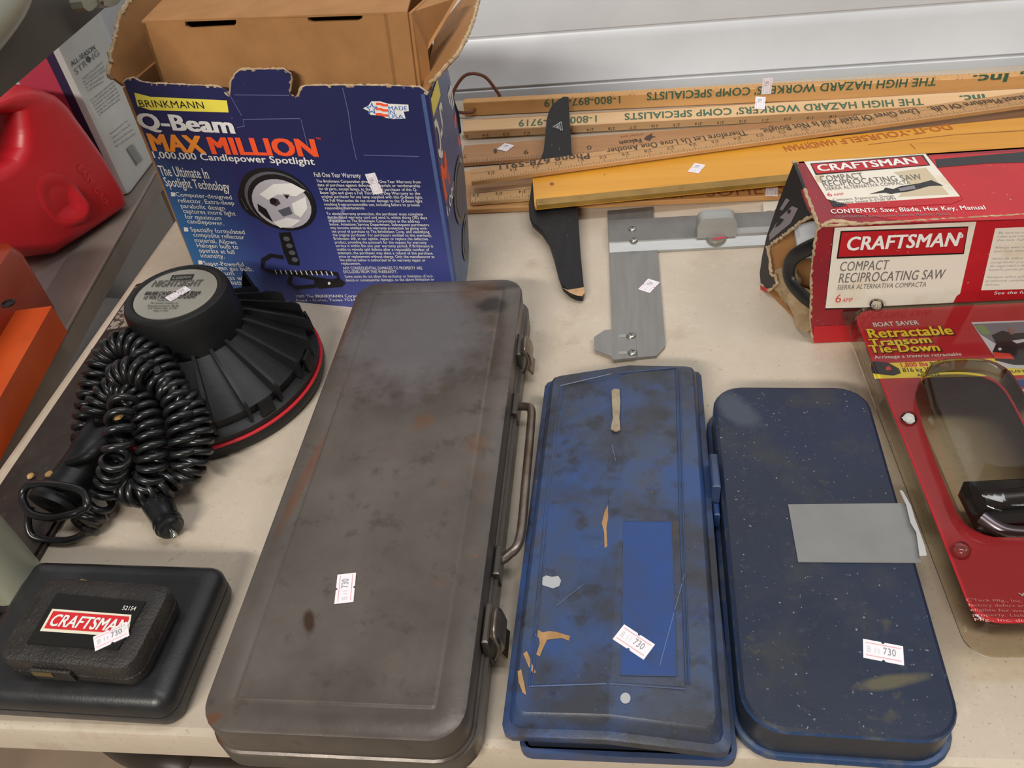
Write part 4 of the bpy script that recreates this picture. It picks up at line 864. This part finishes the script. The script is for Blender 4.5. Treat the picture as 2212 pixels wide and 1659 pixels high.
# second lettered yardstick, tipped forward
stB = stick((1000, 284), (1632, 249), .014, .0185, .013, 0, .52, 20)
A_, d_, s_, u_, L_ = stB; mb = stick_mesh(stB, .0185, .013); TB_ = Pl(A_, d_, s_); FBf = Pl(A_, d_, u_)
B = lambda t, a, b, c, m_=1, **k: mb.text(TB_, t, a, b, c, m_, e=.0004, **k)
B("THE HIGH HAZARD WORKERS' COMP SPECIALISTS", (1993, 212), (1349, 245), 14, bold=.02); B('1-800-897-9719', (1289, 249), (1121, 259), 14, bold=.015); B('Inc.', (2126, 203), (2072, 207), 14, bold=.03)
scale_marks(mb, stB, A_-u_*.0127, d_, u_, -s_, lambda k: .0015+.0256*(35-k), 5, 35, .0042, 2, .0042, 1, wide=1.05)
mb.sticker(TB_, (1642, 222), (1, -10), 3, .0195, .0115, e=.0008)
yB = thing('yardstick', 'pale wood yardstick with green upside-down lettering, second from the wall, tipped forward', 'yardstick', A_); mb.build('stick', [w_lt, ink_g, ink_b]+STK, yB)
# support stick added underneath, seen in the dark gap behind
mb = MB(); p0, p1 = A_+s_*.022-V((0, 0, .012)), A_+s_*.022+d_*.9-V((0, 0, .012)); mb.obox(p0+V((.02, .004, 0)), p1+V((0, .004, 0)), .006, .005, V((0, 0, 1)), 0, .001)
tag(mb.build('support_stick', w_br, base=p0), 'thin plain brown support stick in the gap between the two green-lettered yardsticks', 'ruler')

# brown straightedge with a bird mark
stC = stick((995, 352), (1700, 300), .0065, .044, .0055, 0, .45)
A_, d_, s_, u_, L_ = stC; mb = stick_mesh(stC, .044, .0055); TC_ = Pl(A_, d_, s_)
Cc = lambda t, a, b, c, m_=1, **k: mb.text(TC_, t, a, b, c, m_, e=.0004, **k)
Cc('Falcon', (1384, 299), (1337, 305), 8, bold=.03); Cc('STRAIGHT EDGE', (1388, 288), (1340, 294), 3, 2); Cc('9', (1141, 323), (1131, 324), 9); Cc('0', (1277, 314), (1267, 315), 8); Cc('7', (1008, 332), (1000, 333), 8, 2)
mb.ppoly(TC_, [(1391, 300), (1396, 294), (1403, 291), (1409, 287), (1408, 293), (1418, 296), (1409, 297), (1404, 304), (1397, 303)], 1)
for k in range(60): a = A_+d_*(.006+k*.0032)+u_*.0003; h = .007 if k % 8 == 0 else .0045; mb.add([a-d_*.0002, a+d_*.0002, a+d_*.0002+s_*h, a-d_*.0002+s_*h], [(0, 1, 2, 3)], 1)
mb.sticker(TC_, (1092, 318), (8, -6), 3, .0165, .0140, e=.0008)
mb.pell(TC_, (1070, 326), (4, 0), (0, 5), 1)
yC = thing('straightedge', 'worn brown wooden straightedge marked with a small black bird, under the slanting yardstick', 'straightedge', A_); mb.build('stick', [w_br, ink_b, ink_br]+STK, yC)

# plank with burnt lettering, the lowest layer
stF = stick((1017, 452), (1700, 421), .0065, .085, .006, 0.02, .42)
A_, d_, s_, u_, L_ = stF; mb = stick_mesh(stF, .085, .006); TF_ = Pl(A_, d_, s_)
mb.text(TF_, 'OF', (1446, 429), (1482, 427), 20, 1, e=.0003); mb.text(TF_, 'SOMERSET', (1527, 425), (1760, 414), 20, 1, e=.0003); mb.text(TF_, 'BANK', (1270, 437), (1400, 431), 20, 1, e=.0003)
mb.sticker(TF_, (1667, 412), (.6, -10), 2, .0195, .0120, e=.0008)
yF = thing('wooden_board', 'thin brown wooden board with burnt lettering under the amber straightedge', 'board', A_); mb.build('board', [w_pl, ink_br]+STK, yF)

# yardstick end reading 36, lying on the board
stE = stick((1017, 437), (1140, 427), .0118, .030, .005, 0, .30)
A_, d_, s_, u_, L_ = stE; mb = stick_mesh(stE, .030, .005)
scale_marks(mb, stE, A_+s_*.0006, d_, s_, u_, lambda k: .0050+.0254*(36-k), 30, 36, .0105, 1, .0058, 8)
mb.add([A_+s_*.0182+u_*.0003, A_+d_*L_+s_*.0182+u_*.0003, A_+d_*L_+s_*.0186+u_*.0003, A_+s_*.0186+u_*.0003], [(0, 1, 2, 3)], 1)
yE = thing('yardstick', 'pale wood yardstick with its 36 inch end showing under the T-square head', 'yardstick', A_); mb.build('stick', [w_yk, ink_b], yE)

# T-square: shaped black head under an amber blade with a brass edge
ebony = mat('ebonized_wood', (20, 20, 22), .5, col2=(28, 27, 29), vs=60, stretch=(2, .25, 1), spots=[((150, 120, 90), 150, .66, .71, .6), ((120, 116, 112), 420, .68, .72, .5)], bump=.1, bs=300, spec=.3)
ts0 = at(1262, 636, .008)
hA, hB = at(1255, 560, .0118), at(1215, 212, .0290)
HPl = Pl(hA, (1, 0, 0), hB-hA)
yT = thing('t_square', 'wooden T-square with shaped black head and long amber blade with a brass coloured edge', 't-square', ts0)
mb = MB(); hd_px = [(1228, 208), (1231, 262), (1235, 330), (1248, 450), (1254, 545), (1262, 628), (1258, 640), (1245, 638), (1232, 632), (1216, 618), (1206, 592), (1196, 552), (1186, 522), (1170, 498), (1150, 480), (1143, 462), (1142, 440), (1150, 390), (1166, 345), (1174, 325), (1178, 290), (1180, 262), (1185, 240), (1194, 224), (1206, 214), (1218, 207)]
HP = [HPl.hit(*p) for p in hd_px]; hc = sum(HP, V())/len(HP)
mb.loft([[p-HPl.n*.0062 for p in HP], [p-HPl.n*.0008 for p in HP], [p+(hc-p)*.012 for p in HP]])
mb.ppoly(HPl, [(1193, 274), (1213, 262), (1216, 282)], 1); mb.ppoly(HPl, [(1197, 274), (1212, 265), (1214, 280)], 0, .0005); mb.ppoly(HPl, [(1200, 275), (1206, 269), (1208, 279)], 1, .0007); mb.pstroke(HPl, [(1208, 264), (1211, 282)], .0012, 1, .0007)
mb.ppoly(HPl, [(1216, 622), (1226, 626), (1240, 624), (1252, 622), (1262, 620), (1263, 632), (1258, 640), (1245, 638), (1232, 633)], 2)
mb.build('head', [ebony, mat('print_dull_white', (150, 150, 150), .5), mat('bare_wood_tip', (198, 160, 116), .7, col2=(170, 130, 90), vs=120)], yT, 'black head with a chipped bare wood tip')
zt = HPl.hit(1200, 420).z + .0044
stG = stick((1155, 448), (1640, 400), zt, .0, .0, 0, .42); A_, d_, s_, u_, L_ = stG
mb = MB()
bw, bt_ = .086, .004
stG2 = (A_+s_*.0, d_, s_, u_, L_); mb = stick_mesh(stG2, bw, bt_); TG_ = Pl(A_, d_, s_)
mb.pell(TG_, (1192, 397), (4.5, 0), (0, 3), 1); mb.pell(TG_, (1306, 377), (1.5, 0), (0, 1), 1)
mb.text(TG_, 'DO-IT-YOURSELF', (2048, 268), (1810, 300), 12, 2, e=.0003, bold=.02)
mb.text(TG_, 'HANDYMAN', (1800, 301), (1690, 316), 12, 2, e=.0003, bold=.02)
mb.pstroke(TG_, [(1875, 312), (1960, 302), (2060, 291), (2220, 281)], .0008, 1); mb.pstroke(TG_, [(1966, 310), (1978, 322)], .0006, 1); mb.pstroke(TG_, [(1744, 306), (1748, 318)], .0006, 1)
mb.sticker(TG_, (1505, 363), (7, -8.4), 3, .0190, .0120, e=.0008)
mb.build('blade', [w_yl, ink_br, ink_r]+STK, yT)
edge_b = mat('brass_edge', (158, 124, 56), .28, .25, col2=(140, 106, 46), vs=40)
mb = MB(); mb.obox(A_+d_*.002+s_*.005+u_*.0006, A_+d_*L_+s_*.005+u_*.0006, .0062, .0022, u_, 0, .0006); eb = mb.build('edge_strip', edge_b, yT, 'brass coloured edge strip')
for x in (.007, .048, .150): mb = MB(); mb.lathe(A_+d_*x+s_*.006+u_*.0026, [(.0022, 0), (.0020, .0006), (.001, .0009)], 14); mb.build('screw', edge_b, eb)

# slanting yardstick on top of everything
zD = zt+.0066
p35, p25 = at(1061.4, 374.4, zD), at(1545.6, 306.8, zD); d_ = (p25-p35).normalized(); s_ = V((0, 0, 1)).cross(d_); u_ = V((0, 0, 1)); inch = (p25-p35).length/10
A_ = p35-d_*inch*.92-s_*.0125; L_ = inch*.92+inch*35; wD = .0285
stD = (A_, d_, s_, u_, L_); mb = stick_mesh(stD, wD, .0055); TD_ = Pl(A_, d_, s_)
Dt = lambda t, a, b, c, m_=1, **k: mb.text(TD_, t, a, b, c, m_, e=.0004, **k)
Dt('Phone 678-5911', (1272, 331), (1078, 354), 11, bold=.018); Dt('Therefore Let Us Love One Another', (1609, 281), (1309, 321), 11, bold=.015); Dt('Love Gives Of Itself And Is Not Bought.', (1978, 234), (1641, 278), 11, bold=.015); Dt('The Greatest Pleasure Of Life.', (2290, 196), (2002, 231), 11, bold=.015)
scale_marks(mb, stD, A_+s_*.0006, d_, s_, u_, lambda k: inch*.92+inch*(35-k), 2, 35, .0105, 1, .0055, 8)
mb.add([A_+s_*.0175+u_*.0003, A_+d_*L_+s_*.0175+u_*.0003, A_+d_*L_+s_*.0178+u_*.0003, A_+s_*.0178+u_*.0003], [(0, 1, 2, 3)], 1)
yD = thing('yardstick', 'tan wood yardstick with dark upside-down lettering lying slanted on top of the pile', 'yardstick', A_); mb.build('stick', [w_md, ink_b], yD)

# ================================================================ ALUMINIUM JIG
alu = mat('aluminium_brushed', (148, 146, 144), .36, .6, col2=(138, 136, 134), vs=60, stretch=(3, .3, 1), spots=[((120, 112, 104), 40, .62, .75, .4)])
alu2 = mat('aluminium_bright', (166, 166, 164), .38, .4, col2=(156, 156, 154), vs=50, stretch=(.3, 3, 1)); alu3 = mat('aluminium_grey', (132, 131, 130), .42, .5, col2=(124, 122, 120), vs=40)
zinc = mat('zinc_screw', (170, 170, 160), .3, .85)
al = thing('measuring_jig', 'aluminium slide jig with rounded stop block and flat leg beside the black T-square head', 'jig', (.02, .66, 0))
mb = MB(); z = .0032
mb.prism([at(x, y, z) for x, y in [(1312, 455), (1410, 446), (1414, 490), (1421, 543), (1437, 742), (1436, 748), (1418, 768), (1326, 777), (1321, 703)]], (0, 0, -.0028)); JP = flat(z)
mb.sticker(JP, (1402, 617), (7, -7.4), 1, .0185, .0120); mb.build('leg_plate', [alu]+STK, al)
a0, a1 = at(1316, 524, .009), at(1760, 500, .009); dj = (a1-a0).normalized(); sj = V((0, 0, 1)).cross(dj)
mb = MB(); Lr = .30
mb.loft([[a0+dj*x+sj*y+V((0, 0, h)) for y, h in ((0, -.0055), (.0, -.001), (.0008, 0), (.0405, 0), (.0405, -.0055))] for x in (0, Lr)]); rl = mb.build('rail', alu3, al)
mb = MB(); mb.loft([[a0+dj*x+sj*y+V((0, 0, h)) for y, h in ((-.009, -.0085), (-.009, -.006), (-.0075, -.0052), (.001, -.0005), (.001, -.0085))] for x in (0, Lr)]); mb.build('lower_lip', alu2, rl)
mb = MB(); mb.obox(a0+dj*.112+sj*.006+V((0, 0, .0003)), a0+dj*Lr+sj*.006+V((0, 0, .0003)), .005, .0012, V((0, 0, 1)), 0, .0003); mb.build('slide_bar', alu2, rl)
# stop block: rounded aluminium lump
bo = at(1548, 512, .010); fb = Fr(bo.x, bo.y, math.degrees(math.atan2(dj.y, dj.x)))
mb = MB(); P = [(-.0185, 0), (.0185, 0), (.0185, .013), (.0165, .0185), (.012, .0215), (-.012, .0215), (-.0165, .0185), (-.0185, .013)]
mb.loft([[fb.p(a, y, .0095+h*k) for a, h in P] for y, k in ((0, 1), (.016, 1))]); blk = mb.build('stop_block', alu2, al)
mb = MB(); mb.lathe(fb.p(.0, .002, .0092), [(.010, -.0012), (.010, .0012)], 28); mb.build('scale_wheel', zinc, blk)
mb = MB(); mb.obox(fb.p(-.004, -.004, .0106), fb.p(.008, -.002, .0106), .0012, .0002, V((0, 0, 1))); mb.build('red_mark', mat('jig_red', (200, 60, 84), .5), blk, 'small red index mark')
mb = MB(); mb.prism([at(x, y, .0048) for x, y in [(1283, 728), (1306, 713), (1373, 712), (1375, 772), (1325, 777), (1320, 769), (1284, 755)]], (0, 0, -.0014)); tb_ = mb.build('adjuster_tab', alu, al)
for x, y, zz, par in ((1366, 495, .0092, rl), (1369, 519, .0092, rl), (1363, 726, .005, tb_), (1366, 762, .005, tb_)):
    c = at(x, y, zz); mb = MB(); mb.lathe(c, [(.0042, -.0004), (.0040, .0008), (.0030, .0018), (.0012, .0022), (.0005, .0022)], 20)
    for aa in (.3, 1.87): dd = V((math.cos(aa), math.sin(aa), 0)); mb.obox(c+dd*-.0022+V((0, 0, .00215)), c+dd*.0022+V((0, 0, .00215)), .0004, .0002, V((0, 0, 1)), 1)
    mb.build('screw', [zinc, mat('screw_slot', (70, 70, 66), .5) if 'screw_slot' not in D.materials else D.materials['screw_slot']], par)
for y in (726, 762):
    mb = MB(); mb.obox(at(1337, y, .0050), at(1356, y-.6, .0050), .0016, .00015, V((0, 0, 1))); mb.build('slot', alu2, tb_)
# ivory celluloid scale peeking out behind the rail
mb = MB(); cz = .004
mb.prism([at(x, y, cz) for x, y in [(1648, 437), (1720, 433), (1720, 462), (1650, 468)]], (0, 0, -.0035), 0); IV = flat(cz); mb.pell(IV, (1678, 455), (5, 0), (0, 4), 1); mb.pstroke(IV, [(1655, 456), (1668, 455)], .0006, 1)
tag(mb.build('ivory_rule', [mat('ivory_celluloid', (206, 198, 182), .45), ink_br], base=at(1690, 450, 0)), 'small ivory rule sticking out between the wooden board and the red saw carton', 'ruler')

# ================================================================ LEFT: LOW SHELF AND WHAT STANDS ON IT
sh_m = mat('shelf_metal', (142, 132, 124), .45, .1, col2=(130, 120, 112), vs=12, rvar=.08); top_m = mat('shelf_top', (158, 144, 140), .28, .1, col2=(148, 134, 130), vs=10)
ZS = -.02                                       # the shelf lies a little lower than the table
e0, e1 = V((-.5180, .30, ZS)), V((-.5970, .905, ZS)); dS = (e1-e0).normalized(); nS = V((-dS.y, dS.x, 0))      # nS points left
eA, eB = e0-dS*.12, e1+dS*.14
sh = thing('metal_shelf', 'low brown-grey metal shelf along the left side of the table, holding fuel cans', 'shelf', (-.75, .6, -.74))
mb = MB(); mb.prism([eA, eB, eB+nS*.5, eA+nS*.5], (0, 0, -.004)); sh_b = mb.build('shelf_board', top_m, sh)
mb = MB(); P = [(.0, -.026), (.0, -.002), (.002, .0005), (.050, .0005), (.052, -.001), (.052, -.003), (.003, -.004), (.003, -.026)]
mb.loft([[e+nS*a+V((0, 0, z)) for a, z in P] for e in (eA, eB)]); mb.build('front_rail', sh_m, sh)
for e in (eA+dS*.03, eB-dS*.03):
    for k in (.02, .46):
        mb = MB(); c = e+nS*k; mb.obox(c+V((0, 0, -.74)), c+V((0, 0, -.004)), .014, .014, dS); mb.build('leg', sh_m, sh)

gas_m = mat('red_gas_can_plastic', (186, 26, 38), .38, col2=(196, 36, 46), vs=12, spots=[((206, 120, 116), 300, .68, .76, .35)], bump=.05, bs=400)
# red gas can: outline in the plane of its broad face, given its real thickness
g0, g1 = V((-.583, .850, 0)), V((-.631, .720, 0)); ug = (g0-g1).normalized(); GPl = Pl(g1, ug, (0, 0, 1)); ng = GPl.n
gcn = thing('gas_can', 'red plastic gas can with a hand grip hole standing on the metal shelf at left', 'gas can', (-.66, .74, 0))
TH = .115
def gpt(x, y): p = GPl.hit(x, y); return (p-g1).dot(ug), p.z
olp = [gpt(*p) for p in [(140, 556), (205, 526), (262, 488), (284, 470), (293, 448), (286, 420), (264, 378), (240, 336), (214, 296), (188, 258), (166, 226), (146, 208), (118, 195), (85, 188), (50, 192), (10, 206), (-40, 226), (-100, 250), (-170, 300), (-240, 400), (-180, 560), (-90, 590), (20, 570), (60, 566)]]
hole = [gpt(*p) for p in [(40, 248), (46, 290), (44, 320), (30, 345), (0, 362), (-60, 380), (-130, 380), (-160, 340), (-120, 300), (-60, 272), (0, 250)]]
G3 = lambda ab, k: g1+ug*ab[0]+V((0, 0, ab[1]))+ng*k
zmin = min(p[1] for p in olp)
olp = [(a, max(b, ZS+.002)) for a, b in olp]
OUTL = resample([V((a, b, 0)) for a, b in olp], 90); HOL = resample([V((a, b, 0)) for a, b in hole], 60)
cg_ = sum(HOL, V())/len(HOL)
angs = sorted([math.atan2((p-cg_).y, (p-cg_).x) for p in OUTL] + [math.atan2((p-cg_).y, (p-cg_).x) for p in HOL])
ang2 = [angs[0]]
for a in angs[1:]:
    if a-ang2[-1] > 1e-4: ang2.append(a)
Oo = [raycast(cg_, a, OUTL) for a in ang2]; Hh = [raycast(cg_, a, HOL) for a in ang2]
def inset(P, C, t, k): return [p + (h-p).normalized()*min(k, .40*(h-p).length*(k/.022)) for p, h in zip(P, Hh)]
ctr = V((.045, .09, 0))
def ringg(P, depth): return [G3((p.x, p.y), depth) for p in P]
mb = MB(); prof_o = [(.0, -.030), (.0025, -.017), (.0075, -.0075), (.0150, -.0015), (.022, .0)]
ro = [ringg(inset(Oo, ctr, 0, k), d) for k, d in prof_o]
def hgrow(k): return [p + (o_-p).normalized()*min(k, .40*(o_-p).length*(k/.016)) for p, o_ in zip(Hh, Oo)]
ri = [ringg(hgrow(k), d) for k, d in ((.016, .0), (.010, -.0015), (.005, -.006), (.0015, -.013), (0, -.028))]
bk_o = [ringg(inset(Oo, ctr, 0, k), d) for k, d in ((.018, -TH), (.006, -TH+.006), (0, -TH+.022))]
bk_i = ringg(Hh, -TH)
# dished grip pocket on the face: extra rings between frame and hole
mb.loft([bk_i]+bk_o+ro+ri+[bk_i], 0, False, False)
gcb = mb.build('body', gas_m, gcn, angle=60)
FGP = Pl(g1, ug, (0, 0, 1))
mb = MB(); po = [gpt(*p) for p in [(86, 388), (110, 376), (140, 382), (164, 404), (188, 440), (190, 462), (176, 480), (150, 488), (120, 478), (96, 450), (80, 414)]]
pr = [V((a, b, 0)) for a, b in po]; pc = sum(pr, V())/len(pr)
PR = resample(pr, 48)
def dimp(f, base, amp):
    out = []
    for p in PR:
        d = (p-pc).normalized(); q_ = pc+(p-pc)*f; out.append(G3((q_.x, q_.y), base+amp*max(0., d.x*.55-d.y*.83)**1.5))
    return out
mb.loft([dimp(1.12, -.0006, 0), dimp(1.0, .0006, .004), dimp(.86, .0010, .0085), dimp(.70, .0004, .0085), dimp(.5, -.0002, .003), dimp(.2, -.0003, 0)], 0, False, True)
mb.text3('EASY GRIP', G3(gpt(166, 362), .0018), G3(gpt(226, 446), .0018), .0068, ng, 1)
mb.build('grip_dimple', [gas_m, mat('red_embossing', (206, 52, 60), .35)], gcn, angle=70)

# white fuel can
c0, c1 = V((-.6118, .879, ZS)), V((-.6158, .990, ZS)); uc = (c1-c0).normalized(); CPn = Pl(c0, uc, (0, 0, 1)); nc_ = CPn.n
can_w = mat('can_white', (188, 190, 188), .35, col2=(178, 180, 178), vs=14); can_g = mat('can_grey_metal', (134, 128, 118), .35, .6)
cw = thing('fuel_can', 'white rectangular metal fuel can with small black print standing behind the red gas can', 'can', c0-nc_*.03)
Wc, Hc, Tc = .110, .275, .075
mb = MB()
def canr(i, z): return [c0+uc*a-nc_*b+V((0, 0, z)) for a, b in ((i+.008, i), (Wc-i-.008, i), (Wc-i-.002, i+.002), (Wc-i, i+.008), (Wc-i, Tc-i-.008), (Wc-i-.008, Tc-i), (i+.008, Tc-i), (i, Tc-i-.008), (i, i+.008), (i+.002, i+.002))]
mb.loft([canr(.001, 0.001), canr(-.001, .003), canr(-.001, .006), canr(0, .008), canr(0, Hc-.008), canr(-.001, Hc-.006), canr(-.001, Hc-.003), canr(.002, Hc)], 0)
Z = lambda t, a, b, c, m_=1, **k: mb.text(CPn, t, a, b, c, m_, e=.0006, **k)
Z('ALL-SEASON', (156, 144), (207, 106), 10, 1, bold=.01); Z('STR NG', (165, 162), (216, 118), 12, 2); mb.pell(CPn, (191, 128), (4, -3), (3, 6), 1, .0006)
for i, t in enumerate(('Appliances powered', 'by Coleman Liquid', 'Fuel operate reliably', 'in all weather', 'conditions.')): Z(t, (179+2.6*i, 173+6.3*i), ((222, 225, 229, 226, 226)[i], (136, 146, 152, 166, 176)[i]), 4.5, 2)
for i, t in enumerate(('Los aparatos alimentados', 'con combustible liquido', 'Coleman funcionan de', 'manera confiable en', 'todas las condiciones', 'climaticas.')): Z(t, (197+3.4*i, 219+6.3*i), (247+3*i, 178+7.*i), 4.5, 2)
for i, t in enumerate(('Manufactured for The', 'Company, Inc. Wichita, KS', 'Fabricado para The Company', 'Made in USA. Hecho en EE.UU.')): Z(t, (238+4*i, 292+9*i), (276+6*i, 262+9*i), 4, 2)
mb.ppoly(CPn, [(272, 322), (284, 312), (306, 346), (294, 358)], 2, .0005)
for k in range(6): mb.ppoly(CPn, [(276+k*2.2, 320-k*1.9), (277+k*2.2, 319-k*1.9), (299+k*2.2, 353-k*1.9), (298+k*2.2, 354-k*1.9)], 0, .0008)
sdp = lambda b0, b1, mi: mb.poly([c0-uc*.0006-nc_*b+V((0, 0, z)) for b, z in ((b0, .009), (b1, .009), (b1, Hc-.009), (b0, Hc-.009))], mi, -uc)
sdp(.009, .020, 3); sdp(.020, Tc-.009, 4)
mb.build('body', [can_w, mat('can_ink', (52, 54, 56), .5), mat('can_grey_ink', (112, 114, 116), .5), mat('can_navy_band', (44, 40, 66), .35), mat('can_red_panel', (168, 60, 78), .3)], cw)
mb = MB(); mb.lathe(c0+uc*.03-nc_*.036+V((0, 0, Hc)), [(.016, 0), (.016, .016), (.014, .018)], 24); mb.build('cap', can_g, cw)
# orange plastic tool
or_m = mat('orange_plastic', (206, 84, 26), .4, col2=(194, 72, 20), vs=12); or2 = mat('orange_plastic_deep', (168, 62, 24), .35, col2=(150, 50, 22), vs=14)
ot = thing('orange_tool', 'orange plastic power tool with a square bar, lying on the shelf below the gas can', 'power tool', (-.56, .5, 0))
ba, bb_ = at(92, 690, .012), at(-90, 1010, .012); db = (bb_-ba).normalized(); sb = V((0, 0, 1)).cross(db)
mb = MB(); mb.obox(ba, bb_, .018, .016, V((0, 0, 1)), 0, .003); bar_ = mb.build('bar', or_m, ot, 'bright orange square bar')
bw0 = ba-db*.05+sb*-.052 if sb.x > 0 else ba-db*.05+sb*.052
mb = MB(); fo = Fr(bw0.x, bw0.y, math.degrees(math.atan2(-db.y, -db.x)))
rg = lambda i, z: rrect(fo, -.30+i, .015-i, -.035+i, .05-i, .018, z, 5)
mb.loft([rg(.004, ZS+.002), rg(0, ZS+.008), rg(0, .055), rg(.004, .066), rg(.012, .070)]); body_ = mb.build('housing', or2, ot, 'deep orange housing')
c = at(17, 655, .0705); mb = MB(); mb.lathe(c, [(.006, -.001), (.006, .0006), (.0045, .0008), (.0045, -.0005)], 20); mb.build('hole_shade_disc', mat('hole_shade', (30, 16, 12), .6), body_)  # hole is not cut: dark ring and disc, colour stands for its shade

# grey-green tubular frame standing over the corner of the table
tube_m = mat('grey_green_enamel', (146, 146, 130), .34, col2=(138, 138, 122), vs=8); pan_m = mat('dark_grey_panel', (92, 88, 82), .5, col2=(82, 78, 72), vs=10)
tf = thing('tubular_frame', 'grey-green tubular metal stand with rubber foot and dark side panel at the left edge', 'stand', (-.405, .285, 0))
mb = MB(); LX, LY = -.4120, .2880
mb.tube(spline([(LX, LY, .014), (LX, LY, .09), (LX, LY, .20), (LX+.001, LY+.008, .262), (LX+.002, LY+.035, .292), (LX+.002, LY+.09, .290), (LX-.006, .55, .306), (-.440, .63, .324), (-.462, .75, .356), (-.480, .95, .41)], 10), .0185, 24); mb.build('tube', tube_m, tf)
mb = MB(); mb.lathe((LX, LY, .0052), [(.0160, 0), (.0195, .001), (.0195, .006), (.0180, .010)], 24); mb.build('rubber_foot', mat('rubber_black', (30, 29, 28), .6), tf)
mb = MB(); mb.prism([(-.428, .36, .250), (-.455, 1.02, .250), (-.455, 1.02, .322), (-.428, .36, .322)], (-.012, 0, 0)); mb.build('side_panel', pan_m, tf, 'dark grey side panel')
BKP = Pl((-.44, .62, .27), (0.04, -1, 0), (0, 0, 1))
BK = Pl((-.424, .6, 0), V((-.027, .66, 0)), (0, 0, 1))
mb = MB(); mb.prism([BK.hit(x, y) for x, y in [(148, -20), (150, 6), (156, 20), (166, 27), (174, 25), (186, 14), (192, 8), (200, 14), (216, 18), (230, 12), (240, 0), (244, -20)]], BK.n*.010); br_k = mb.build('bracket', tube_m, tf)
c = BK.hit(215, 0, .010); mb = MB(); mb.lathe(c, [(.005, 0), (.0045, .002), (.002, .0035)], 18, axis=BK.n); mb.build('screw', zinc, br_k)
# things on the floor seen through the gap
mb = MB(); ff = Fr(-.95, .90, 8); mb.box(ff, -.14, .14, -.13, .13, -.739, -.29, 0, .012); tag(mb.build('storage_tub', mat('tub_white', (186, 188, 192), .5), base=(-.95, .9, -.74)), 'whitish plastic tub on the floor under the low metal shelf', 'tub')
mb = MB(); mb.lathe((-1.0, .60, -.739), [(.10, 0), (.115, .01), (.125, .34), (.12, .35), (.115, .34), (.1, .02)], 32); tag(mb.build('bucket', mat('bucket_red', (150, 26, 32), .45), base=(-1.0, .6, -.739)), 'red bucket on the floor below the low metal shelf', 'bucket')
